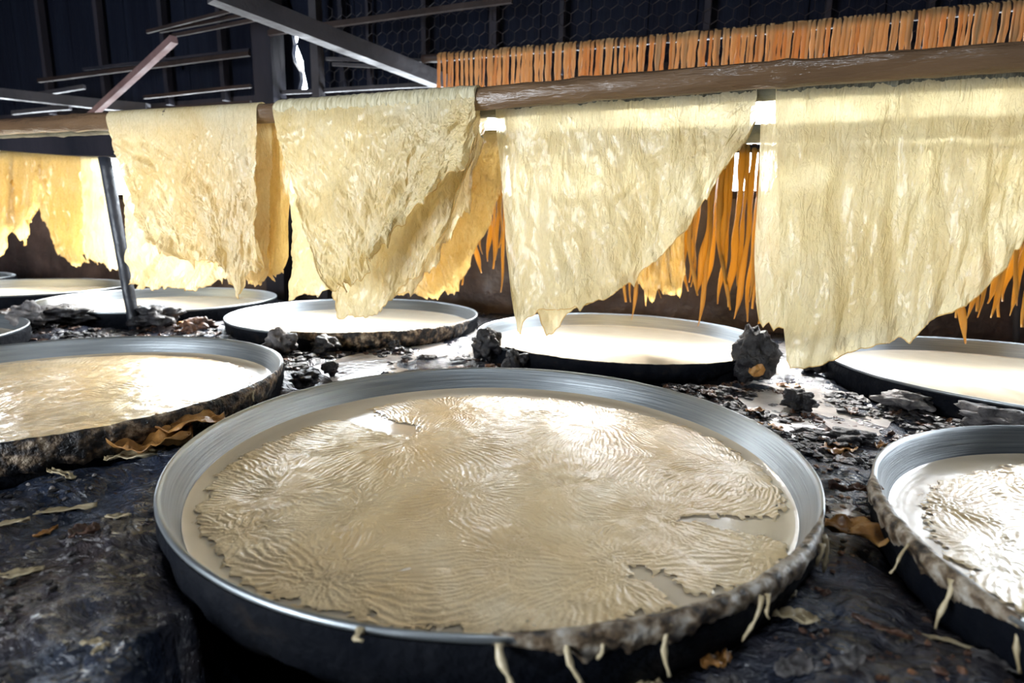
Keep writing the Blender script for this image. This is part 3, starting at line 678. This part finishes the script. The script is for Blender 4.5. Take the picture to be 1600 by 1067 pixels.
sheet('short yellow far sheet with a pointed corner near the left edge', ptsL, .020, [(24, 16, 350), (34, 24, 362), (46, 36, 370), (54, 40, 385), (62, 52, 340), (72, 70, 318)], [(24, 18, 340), (50, 40, 350), (72, 68, 310)], 'sheet_gold', 30.5, .012, 2, NC=80, rowsF=80, rowsB=40, group=LB, tips=3)
sheet('bright yellow far sheet with slanting hem beside the window glare', ptsL, .020, [(70, 68, 330), (80, 82, 372), (96, 104, 402), (112, 122, 418), (126, 130, 410), (134, 136, 406)], [(70, 72, 325), (100, 104, 390), (134, 136, 400)], 'sheet_gold', 33.2, .010, 2, NC=80, rowsF=80, rowsB=40, group=LB, tips=3)
sheet('backlit pale far sheet next to the leftmost front sheet', ptsL, .020, [(133, 136, 408), (142, 152, 405), (152, 168, 414), (160, 186, 422), (164, 190, 424)], [(133, 136, 400), (150, 160, 405), (164, 186, 412)], 'sheet_pale', 36.8, .008, 2, NC=80, rowsF=80, rowsB=40, group=LB, tips=3)

# ------------------------------------------------------------------ hanging strips
def strip_mesh(name, L, wd, th, seed, matn, wav=1.0):
    """ribbon folded over its pole: rounded ribbon with waves and a ragged tapered end"""
    rnd = random.Random(seed); pts = []; rr = []; n = 26
    p1, p2 = rnd.uniform(0, 6), rnd.uniform(0, 6); A = rnd.uniform(.25, .7) * wd * wav; curl = rnd.uniform(-1.6, 1.6) * wav
    V = []; k = 8
    for i in range(n):
        f = i / (n - 1); z = .016 - f * L
        x = A * f * math.sin(f * 5 + p1) + .25 * wav * wd * f * math.sin(f * 15 + p2) + curl * wd * max(0, f - .75) ** 2 * 16; y = -.018 + .3 * A * math.sin(f * 7 + p2)
        w_ = wd * (.5 + .10 * math.sin(f * 11 + p1) + .06 * math.sin(f * 29 + p2)) * (1 if f < .8 else max(.12, 1 - ((f - .8) / .2) ** 1.6 * rnd.uniform(.75, 1.0)))
        tw = .5 * math.sin(f * 4 + p2) * f
        if i == 0: z += 0; y += .016
        for q in range(k):
            a = 2 * PI * q / k; cx_, cy_ = math.cos(a) * w_, math.sin(a) * th * .5
            V.append((x + cx_ * math.cos(tw) - cy_ * math.sin(tw), y + cx_ * math.sin(tw) + cy_ * math.cos(tw), z))
    V = np.array(V); Fq = grid_faces(n, k, wrap_v=True).tolist() + [list(range(k))[::-1], list(range((n - 1) * k, n * k))]
    me = bpy.data.meshes.new(name); me.from_pydata(V.tolist(), [], Fq); me.update()
    me.polygons.foreach_set('use_smooth', np.full(len(me.polygons), True)); me.materials.append(M[matn]); return me
upper = [strip_mesh('tofu_skin_strip', .27 + .02 * (s % 3), .0195, .008, s, 'strip_rust' if s % 3 == 1 else 'strip_tan', .3) for s in range(9)]
px = 689
while px < 1612:
    p = pole_at(ptsU, px, 0)
    me_ = random.choice(upper); rust = me_.materials[0].name == 'strip_rust'
    o = link('tofu_skin_strip', me_, label='narrow rust-orange strip hanging in the long dense row high at the back' if rust else 'narrow tan strip hanging in the long dense row high at the back', cat='tofu strip', group='orange strips in the high rear row')
    o.location = p; o.rotation_euler = (0, random.uniform(-.03, .03), random.uniform(-.3, .3)); o.scale = (random.uniform(.55, .98), 1, random.uniform(.9, 1.1))
    px += random.uniform(6.0, 8.6) * (1 + .10 * (px - 1000) / 600)
lower = [strip_mesh('tofu_skin_strip', .50 + .02 * (s % 5), .020 + .003 * (s % 3), .010, 50 + s, 'strip_orange') for s in range(9)]
px = 724
while px < 1680:
    p = pole_at(ptsS, px, 0)
    lb = ('long amber strip hanging left of the curved sheet' if px < 815 else 'long amber strip screened by the curved pale sheet' if px < 1025 else
          'long amber strip with ragged end in the gap right of the curved sheet' if px < 1230 else 'long amber strip screened by the broad pale sheet' if px < 1490 else 'long amber strip showing past the right hem of the broad sheet')
    gr = 'long orange strips on the lower rear pole'
    if True:
        o = link('tofu_skin_strip', random.choice(lower), label=lb, cat='tofu strip', group=gr)
        sc_ = random.uniform(.82, 1.08) * (.9 if px < 860 else 1)
        o.location = p; o.location.y += random.choice((0, 0, .05)); o.rotation_euler = (0, random.uniform(-.04, .04), random.uniform(-.5, .5)); o.scale = (random.uniform(.5, .95), 1, sc_)
    px += random.uniform(6, 11)

# ------------------------------------------------------------------ posts
def post(label, a, b, Ya, Yb, r, matn, seed, zbase=None):
    p, q = at(*a, Ya), at(*b, Yb)
    if zbase is not None: q.z = zbase(q)
    pts = [p.lerp(q, i / 14) for i in range(15)]
    return link('post', tube_mesh('post', pts, [r * (1 + .08 * fbm(i * .7, seed, 1.0, seed)) for i in range(15)], M[matn], 12, .2, seed), label=label, cat='post')
g0 = gnd(210, 514, HZ)
post('leaning black post standing between pans left of the leftmost sheet', (163, 246), (212, 514), g0.y, g0.y, .0215, 'post_black', 3, lambda q: hz_at(q.x, q.y) - .004)
post('thin grey post against the rear wall near the right edge', (1590, 300), (1588, 552), 1.72, 1.72, .010, 'timber_grey', 8, lambda q: hz_at(q.x, q.y) - .004)
p = at(416, 100, 1.74)
link('timber_post', box_mesh('timber_post', .125, .10, 1.925 - HZ, M['timber_dark'], (p.x, 1.76, (1.925 + HZ) / 2 - .004)), label='dark squared wooden post left of the glowing wall gap', cat='post')
p = at(492, 100, 1.74)
link('timber_post', box_mesh('timber_post', .045, .05, 1.925 - HZ, M['timber_grey'], (p.x, 1.76, (1.925 + HZ) / 2 - .004)), label='thin grey stud right of the glowing wall gap', cat='post')

# ------------------------------------------------------------------ roof timbers (parts of the roof)
def batten(a, b, Ya, Yb, wpx, matn):
    p, q = at(*a, Ya), at(*b, Yb); d = ((p - CAM).dot(FWD) + (q - CAM).dot(FWD)) / 2; wd = wpx * d / F
    link('batten', beam_mesh('batten', p, q, wd * .8, wd, M[matn]), parent=ceil)
link('roof_beam', beam_mesh('roof_beam', at(330, -14, .75), at(700, 131, 1.72), .06, .065, M['timber_grey']), label='grey roof beam slanting down from the top towards the orange strips', cat='beam')
link('roof_brace', beam_mesh('roof_brace', at(272, 62, 1.25), at(130, 192, 1.55), .03, .032, M['timber_pink']), label='pinkish diagonal brace plank at the upper left', cat='beam')
link('roof_pole', beam_mesh('roof_pole', at(-60, 140, 1.35), at(232, 170, 1.75), .05, .055, M['timber_grey']), label='dusty grey rail behind the diagonal brace', cat='beam')
for a, b, Ya, Yb, wp, mt in [((230, 50), (395, 8), 1.5, 1.5, 5, 'timber_brown'), ((250, 49), (405, 19), 1.55, 1.55, 5, 'timber_brown'), ((270, 56), (412, 28), 1.55, 1.55, 5, 'timber_brown'),
      ((60, 126), (390, 84), 1.7, 1.7, 6, 'timber_brown'), ((130, 108), (390, 78), 1.7, 1.7, 4, 'timber_dark'), ((60, 147), (132, 136), 1.6, 1.6, 6, 'timber_grey'), ((20, 176), (110, 168), 1.6, 1.6, 6, 'timber_grey'),
      ((225, 152), (392, 134), 1.76, 1.76, 5, 'timber_brown'), ((225, 172), (392, 160), 1.76, 1.76, 5, 'timber_brown'), ((420, 52), (800, 0), 1.68, 1.68, 8, 'timber_brown'),
      ((510, 92), (690, 95), 1.70, 1.66, 5, 'timber_grey'), ((520, 100), (650, 107), 1.70, 1.68, 5, 'timber_grey'), ((440, 145), (680, 132), 1.78, 1.78, 6, 'timber_grey'), ((440, 158), (640, 148), 1.78, 1.78, 6, 'timber_grey')]:
    batten(a, b, Ya, Yb, wp, mt)
for x, wp in ((530, 7), (572, 5), (660, 8), (768, 12), (875, 7), (1102, 10), (1290, 8), (1450, 8), (340, 8), (250, 8), (60, 8), (150, 8)):
    p = at(x, 60, 1.80)
    link('stud', box_mesh('stud', wp * (p - CAM).dot(FWD) / F, .04, ZTOP + .1 - HEAD, M['timber_dark'], (p.x, 1.83, (ZTOP + .1 + HEAD) / 2)), parent=wall)
# chicken wire in front of the upper boards
def chicken_wire():
    s = .034; x0, x1 = at(500, 100, 1.80).x, at(1650, 60, 1.80).x; z0, z1 = 1.02, 1.46; E = []
    dx_, dz_ = s * math.sqrt(3), s * 1.5; P = {}
    def vid(x, z):
        k_ = (round(x, 3), round(z, 3)); P.setdefault(k_, len(P)); return P[k_]
    r_ = 0; z = z0
    while z < z1:
        x = x0 + (dx_ / 2 if r_ % 2 else 0)
        while x < x1:
            c = [(x + s * math.sin(PI / 3 * k_), z + s * math.cos(PI / 3 * k_)) for k_ in range(6)]
            for k_ in range(3): E.append((c[k_], c[k_ + 1]))
            x += dx_
        z += dz_; r_ += 1
    V, Fq = [], []
    for (ax, az), (bx, bz) in E:
        tx, tz = bx - ax, bz - az; l_ = math.hypot(tx, tz); ox, oz = -tz / l_ * .0014, tx / l_ * .0014; b = len(V)
        for (cx_, cz_) in ((ax, az), (bx, bz)):
            V += [(cx_ + ox, 1.80, cz_ + oz), (cx_ - ox, 1.80 - .0012, cz_ - oz), (cx_ - ox * .2, 1.80 + .0014, cz_ - oz * .2)]
        Fq += [(b, b + 1, b + 4, b + 3), (b + 1, b + 2, b + 5, b + 4), (b + 2, b, b + 3, b + 5)]
    return mesh_np('chicken_wire', np.array(V), np.array(Fq), M['wire'], smooth=False)
link('chicken_wire', chicken_wire(), label='rusty hexagonal chicken wire across the dark upper wall', cat='wire mesh')

# ------------------------------------------------------------------ debris on the hearth
import bmesh
def lump_np(rnd, sx, sy_, sz, rough=.35, sub=1):
    bm = bmesh.new(); bmesh.ops.create_icosphere(bm, subdivisions=sub, radius=1)
    s = rnd.uniform(0, 100)
    V = []
    for v in bm.verts:
        d = 1 + rough * 2 * noise.noise(v.co * 1.6 + Vector((s, 0, 0))) + (rough * noise.noise(v.co * 4 + Vector((0, s, 0))) + rough * .22 * noise.noise(v.co * 9 + Vector((0, s, 0))) if sub > 1 else rnd.uniform(-rough, rough) * .5)
        V.append((v.co.x * d * sx, v.co.y * d * sy_, v.co.z * d * sz))
    Ft = [[v.index for v in f.verts] for f in bm.faces]; bm.free()
    return np.array(V), np.array(Ft)
def free_of_pans(x, y, d=.505):
    return all(math.hypot(x - a, y - b) > d for a, b in PANS.values()) and gx0 < x < gx1 and gy0 < y < 1.72
PITL = [tuple(p) for p in PITP]
def in_pit(x, y): return bool(in_poly(np.array([x]), np.array([y]), PITL)[0])

# spilled milk standing in the hollows of the hearth
t = NT('spilled_milk'); c = t.coords(); t.set(Base_Color=t.ramp(t.noise(c, 14, 5), [(.3, (.42, .40, .39)), (.6, (.66, .63, .60)), (.8, (.74, .72, .69))]), Roughness=.12, Normal=t.bump(t.noise(c, 40, 4), .002)); M['spill'] = t.mat
def puddle(label, px_poly, seed, lift=.0):
    P = [gnd(a, b, HZ) for a, b in px_poly]; n = 120; out = []
    for i in range(n):
        q = i / n * len(P); k_ = int(q); f = q - k_; p = P[k_].lerp(P[(k_ + 1) % len(P)], f)
        out.append((p.x + .022 * fbm(i * .21, 0, 1, seed), p.y + .022 * fbm(i * .21, 5, 1, seed), 0))
    cx_ = sum(p[0] for p in out) / n; cy_ = sum(p[1] for p in out) / n
    V = [(p[0] - cx_, p[1] - cy_, 0) for p in out] + [((p[0] - cx_) * .96, (p[1] - cy_) * .96, .0016) for p in out] + [(0, 0, .002)]
    fs = [(i, (i + 1) % n, n + (i + 1) % n, n + i) for i in range(n)] + [(n + i, n + (i + 1) % n, 2 * n) for i in range(n)]
    me = bpy.data.meshes.new('milk_puddle'); me.from_pydata(V, [], fs); me.update(); me.materials.append(M['spill'])
    me.polygons.foreach_set('use_smooth', np.full(len(fs), True))
    o = link('milk_puddle', me, label=label, cat='puddle', group='spilled milk on the hearth'); o.location = (cx_, cy_, HZ + lift)
puddle('bright film of spilled milk left behind the foreground pan', [(520, 600), (490, 575), (560, 556), (640, 545), (700, 525), (740, 512), (765, 530), (745, 555), (740, 580), (640, 590)], 3, .007)
puddle('broken film of spilled milk among the debris right of the centre', [(1120, 600), (1180, 585), (1240, 565), (1290, 600), (1360, 640), (1400, 660), (1360, 690), (1330, 720), (1280, 730), (1240, 690), (1180, 650)], 5, .006)
puddle('white spill between the middle rear pan and the broad sheet', [(1195, 575), (1205, 545), (1240, 530), (1290, 540), (1300, 562), (1260, 580)], 7, .006)
puddle('small glossy puddle between the two front pans', [(1290, 790), (1330, 785), (1350, 815), (1330, 835), (1300, 830)], 9, .004)

# crumbs nobody could count
def crumbs(name, label, n, sampler, smin, smax, matn, seed):
    rnd = random.Random(seed); protos = [lump_np(rnd, 1, 1, .55, .4, 1) for _ in range(8)]
    VV, FF, off = [], [], 0; tries = 0; made = 0
    while made < n and tries < n * 60:
        tries += 1; q = sampler(rnd)
        if q is None: continue
        x, y = q; s = smin + (smax - smin) * rnd.random() ** 2.5; V, Ft = rnd.choice(protos); a = rnd.uniform(0, 6.28); ca, sa = math.cos(a), math.sin(a)
        st = rnd.uniform(.6, 1.6); vx = V[:, 0] * s * st; vy = V[:, 1] * s
        VV.append(np.stack([x + vx * ca - vy * sa, y + vx * sa + vy * ca, hz_at(x, y) + V[:, 2] * s + s * .25], 1)); FF.append(Ft + off); off += len(V); made += 1
    link(name, mesh_np(name, np.vstack(VV), np.vstack(FF), M[matn], smooth=False), label=label, cat='debris', kind='stuff')
def sampler_gap(x0, x1, y0, y1, thr, seed, sc_=3.0):
    def f(rnd):
        x, y = rnd.uniform(x0, x1), rnd.uniform(y0, y1)
        if not free_of_pans(x, y) or in_pit(x, y): return None
        if fbm(x, y, sc_, seed) < thr: return None
        return x, y
    return f
crumbs('char_crumbs', 'black charred crumbs strewn thickly right of the centre between the pans', 1500, sampler_gap(.22, 1.0, .25, .95, .02, 4, 4), .003, .014, 'char', 1)
crumbs('char_crumbs', 'brown burnt crumbs mixed into the debris right of the centre', 480, sampler_gap(.22, 1.0, .25, .95, .0, 14, 5), .003, .012, 'char_brown', 2)
crumbs('char_crumbs', 'black charred crumbs around the left pans', 1300, sampler_gap(-2.6, -.35, .38, .78, .02, 6, 5), .003, .016, 'char', 3)
crumbs('char_crumbs', 'brown burnt crumbs around the left pans', 420, sampler_gap(-2.6, -.2, .38, .80, .02, 9, 5), .003, .013, 'char_brown', 4)
crumbs('char_crumbs', 'dark grit on the hearth at the lower left', 350, sampler_gap(-1.0, -.15, -.75, .2, .1, 11, 6), .002, .007, 'char', 5)
crumbs('char_crumbs', 'burnt crumbs in the narrow gap between the two front pans', 140, sampler_gap(.40, .7, -.4, .30, -.1, 12, 6), .002, .006, 'char_brown', 6)

# charred lumps one can point at
def lump(label, px, py, wpx, hpx, matn, seed, name='charred_lump', cat='charred lump', parts=None, group='charred lumps on the hearth'):
    g = gnd(px, py, HZ + .01); d = (g - CAM).dot(FWD); wd, ht = wpx * d / F / 2, hpx * d / F / 2
    for a, b in PANS.values():
        q = math.hypot(g.x - a, g.y - b)
        if q < .53: g.x, g.y = a + (g.x - a) / q * .53, b + (g.y - b) / q * .53
    z0 = hz_at(g.x, g.y)
    V, Ft = lump_np(random.Random(seed), wd, wd * .8, ht, .34, 4); V[:, 2] -= V[:, 2].min() + .003
    me = mesh_np(name, V, Ft, M[matn], smooth=True)
    o = link(name, me, label=label, cat=cat, group=group); o.location = (g.x, g.y, z0); return o, (g, d, z0)
lump('large charred lump with bare tan patch right of the middle rear pan', 1152, 592, 58, 74, 'char', 1)
g_ = gnd(1152, 592, HZ); V, Ft = lump_np(random.Random(31), .020, .012, .024, .25, 2)
big = [o for o in bpy.data.objects if o.name.startswith('charred_lump')][0]
o = link('bare_patch', mesh_np('bare_patch', V, Ft, M['scrap_amber'], smooth=False), parent=big); d_ = (CAM - big.location); o.location = (d_.normalized() * .030).to_2d().to_3d() + Vector((.006, 0, .055)); o['label'] = 'bare tan patch on the charred lump'
lump('black lump at the left corner of the middle rear pan', 776, 566, 44, 44, 'char', 2)
lump('smaller black lump beside the middle rear pan front edge', 818, 580, 34, 36, 'char', 3)
lump('ashy grey lump at the right end of the left pan rim', 440, 556, 46, 40, 'char_ash', 4)
lump('black coal block near the rim of the foreground pan on the left', 476, 598, 48, 22, 'char', 5)
lump('small black coal piece on the pale wet patch', 518, 586, 22, 22, 'char', 6)
lump('fluffy grey ash lump near the right edge above the front pan', 1556, 652, 70, 30, 'char_ash', 7)
lump('black rubble block in front of the second rear pan', 520, 541, 40, 24, 'char', 8)
lump('round black crumb on the side of the second rear pan', 588, 528, 14, 14, 'char', 9)
lump('black rubble heap beside the short black post', 250, 500, 70, 30, 'char', 10)
lump('dark rubble left of the short black post', 110, 508, 90, 26, 'char', 11)
lump('pale crusty heap at the left edge beside the pan rim', 20, 520, 50, 36, 'char_ash', 12)
lump('dark reddish lump with peeling crust right of the black post', 310, 516, 46, 26, 'char_brown', 13)
lump('charred lump under the corner of the broad pale sheet', 1305, 585, 34, 30, 'char', 14)
lump('black lump in the debris below the broad pale sheet', 1248, 640, 44, 32, 'char', 15)
lump('flat dark crust mound in the middle of the right debris', 1330, 690, 60, 20, 'char', 16)
lump('grey ashy mound at the foot of the right rear pan', 1420, 640, 70, 26, 'char_ash', 17)

# dried skin scraps: crumpled thin flaps
def scrap_mesh(name, L, W_, hgt, seed, matn, curl=1.0):
    n, k = 18, 9; V = []
    for i in range(n):
        u = i / (n - 1); wd = W_ * (.35 + .65 * math.sin(PI * (.08 + .84 * u))) * (1 + .4 * fbm(u * 5, 0, 1.0, seed))
        for j in range(k):
            v = j / (k - 1) - .5
            x = (u - .5) * L; y = v * wd + .25 * L * fbm(u * 1.6, 0, 1.0, seed + 2) * curl
            z = hgt * (.45 + fbm(u * 4, v * 3, 1.0, seed + 5) * .9 + .5 * abs(v) * curl * 2 * (fbm(u * 3, 0, 1, seed + 7) + .5))
            V.append((x, y, max(.0005, z)))
    V = np.array(V); Fq = grid_faces(n, k); nV = len(V); V2 = V.copy(); V2[:, 2] -= .0016
    edge = [i * k for i in range(n)] + [(n - 1) * k + j for j in range(1, k)] + [i * k + k - 1 for i in range(n - 2, -1, -1)] + [j for j in range(k - 2, 0, -1)]
    sides = [[edge[(e + 1) % len(edge)], edge[e], edge[e] + nV, edge[(e + 1) % len(edge)] + nV] for e in range(len(edge))]
    return mesh_np(name, np.vstack([V, V2]), np.vstack([Fq, Fq[:, ::-1] + nV, np.array(sides)]), M[matn])
def scrap(label, px, py, lpx, wpx, rot, matn, seed, hgt=.012, z=None, group='dried skin scraps on the hearth', curl=1.0):
    g = gnd(px, py, HZ + .008 if z is None else z); d = (g - CAM).dot(FWD)
    o = link('dried_skin_scrap', scrap_mesh('dried_skin_scrap', lpx * d / F, wpx * d / F, hgt, seed, matn, curl), label=label, cat='scrap', group=group)
    o.location = (g.x, g.y, (hz_at(g.x, g.y) if z is None else z) + .001); o.rotation_euler = (0, 0, YAW + math.radians(rot)); return o
scrap('crumpled amber scrap against the left rim of the foreground pan', 240, 708, 110, 80, 25, 'scrap_amber', 1, .045)
scrap('tan scrap draped below the burnt side of the left pan', 300, 672, 95, 60, 30, 'scrap_amber', 2, .030, z=-.035)
scrap('yellow fibre bundle on the hearth left of the foreground pan', 212, 718, 80, 40, 20, 'scrap_pale', 3, .018)
scrap('long yellowish strip lying bent on the lower left hearth', 85, 785, 110, 16, 22, 'scrap_pale', 4, .008)
scrap('upper piece of bent yellowish strip on the left hearth', 100, 745, 70, 14, -30, 'scrap_pale', 5, .008)
scrap('curled tan strip end at the left edge of the hearth', 15, 815, 50, 14, 30, 'scrap_pale', 6, .007)
scrap('small brown curl below the bent strip on the left', 70, 815, 34, 12, 60, 'scrap_amber', 7, .007)
scrap('rough tan clump in the middle of the left hearth', 135, 852, 40, 34, 40, 'char_brown', 8, .014)
scrap('thin tan flake at the left edge low on the hearth', 30, 890, 60, 20, 15, 'scrap_pale', 9, .006)
scrap('small tan sliver left of the foreground pan', 185, 808, 36, 10, 10, 'scrap_pale', 10, .005)
scrap('yellow hooked flake near the bottom left corner', 158, 1030, 26, 12, 80, 'scrap_pale', 11, .005)
scrap('pale yellow hooked flake top near the bottom left corner', 145, 1018, 30, 9, 10, 'scrap_pale', 12, .005)
scrap('orange brown flap stretched between the two front pans', 1347, 845, 125, 70, -14, 'scrap_amber', 13, .030, z=-.050)
scrap('brown curl bridging the front pans above the orange flap', 1335, 770, 84, 18, 3, 'char_brown', 14, .016, z=-.030)
scrap('olive brown wet flap between the front pans', 1325, 800, 70, 50, -20, 'char_brown', 15, .012)
scrap('pale wet peel curled on the hearth at the lower right', 1242, 962, 68, 30, -12, 'scrap_pale', 16, .014, curl=.5)
scrap('pale peel tail rising behind the curled peel', 1232, 930, 34, 22, 70, 'scrap_pale', 17, .012, curl=.4)
scrap('thin pale thread lying below the right pan', 1470, 995, 105, 8, -14, 'scrap_pale', 18, .005)
scrap('brown thin curl on the lower right hearth', 1375, 985, 80, 12, -40, 'char_brown', 19, .008)
scrap('grey wet shred at the bottom right', 1240, 1045, 70, 40, 30, 'char_ash', 20, .012)
scrap('pale shred at the bottom right corner', 1560, 1040, 70, 30, -30, 'char_ash', 21, .010)
scrap('tan crust pieces at the front of the foreground pan', 960, 1040, 80, 40, 8, 'scrap_amber', 22, .016)
scrap('tan flap behind the foreground pan rim', 1040, 598, 62, 22, -8, 'char_ash', 23, .014)
scrap('pinkish crust scrap at the foot of the middle rear pan', 1080, 578, 44, 24, 8, 'scrap_pale', 24, .018)
scrap('tan crust scrap at the foot of the middle rear pan', 838, 570, 36, 20, 0, 'scrap_pale', 25, .016)
scrap('reddish dried curl in front of the second rear pan', 550, 546, 44, 16, 10, 'scrap_amber', 26, .016)
scrap('reddish crust tip at the right end of the second rear pan', 722, 513, 36, 14, 18, 'scrap_amber', 27, .020)
scrap('large peeling reddish flake right of the black post', 300, 512, 40, 24, 25, 'scrap_amber', 28, .026)
scrap('orange flake lying high in the right debris', 1232, 603, 34, 20, -15, 'scrap_amber', 29, .012)
scrap('brown flake close to the foreground pan in the right debris', 1180, 645, 30, 16, 10, 'scrap_amber', 30, .010)
scrap('orange crumpled flake at the foot of the foreground pan rim', 1200, 668, 44, 24, -25, 'scrap_amber', 31, .014)
scrap('olive fibrous clump deep in the right debris', 1310, 705, 60, 34, 20, 'scrap_amber', 32, .014)
scrap('red flake touching the right front pan', 1376, 700, 24, 14, 30, 'scrap_amber', 33, .012)
scrap('brown bark-like flake below the right rear pan', 1440, 632, 60, 20, -12, 'char_brown', 34, .018)
scrap('amber crust chunk under the front rim of the foreground pan', 862, 1046, 60, 40, 5, 'scrap_amber', 35, .018)
scrap('pale crust chunk hanging low under the front rim', 1010, 1048, 56, 34, 12, 'scrap_pale', 36, .016)
scrap('tan crust chunk beside the drips at the front right', 1120, 1010, 54, 34, 24, 'scrap_amber', 37, .016)
scrap('grey wet chunk at the bottom edge right of the drips', 1130, 1052, 60, 30, 10, 'char_ash', 38, .014)
scrap('pale torn shred at the bottom edge below the foreground pan', 1330, 1050, 80, 26, 20, 'char_ash', 39, .010)
crumbs('glint_flecks', 'pale ash-coloured flecks standing in for glints on the dark hearth at the lower left', 420, sampler_gap(-1.0, -.15, -.75, .2, .0, 13, 7), .0015, .005, 'char_ash', 8)  # pale crumb colour stands in for glints on the wet hearth
# more flakes that nothing tells apart
fl = [scrap_mesh('charred_flake', .05 + .008 * (s % 4), .028 + .004 * (s % 3), .014, 80 + s, ('char', 'char_brown', 'char', 'char_ash', 'char_brown')[s % 5]) for s in range(10)]
rnd = random.Random(5); made = 0
for lb, gr, box, cnt in (('charred curled flake in the heap of debris right of the centre', 'flakes in the right debris', (.22, 1.0, .28, .95), 85),
                         ('charred curled flake in the debris around the left pans', 'flakes in the left debris', (-2.2, -.3, .40, .78), 60)):
    made = 0
    while made < cnt:
        x, y = rnd.uniform(*box[:2]), rnd.uniform(*box[2:])
        if not free_of_pans(x, y, .535) or fbm(x, y, 4, 4) < -.05: continue
        me_ = rnd.choice(fl); lk = {'char': 'black ', 'char_brown': 'brown ', 'char_ash': 'ash-grey '}[me_.materials[0].name]
        o = link('charred_flake', me_, label=lk + lb, cat='flake', group=gr)
        s = rnd.uniform(.5, 1.0); o.location = (x, y, hz_at(x, y) + .001); o.rotation_euler = (0, 0, rnd.uniform(0, 6.28)); o.scale = (s, s, s * rnd.uniform(.7, 1.3)); made += 1
# embers glowing deep under the foreground pan
p = gnd(735, 1056, HZ - .20)
V, Ft = lump_np(random.Random(3), .006, .003, .003, .3, 2); 
em = link('ember', mesh_np('ember', V, Ft, M['ember'], smooth=False), label='tiny red ember glowing in the dark hole under the foreground pan', cat='ember'); em.location = (p.x, p.y, hz_at(p.x, p.y) + .004)
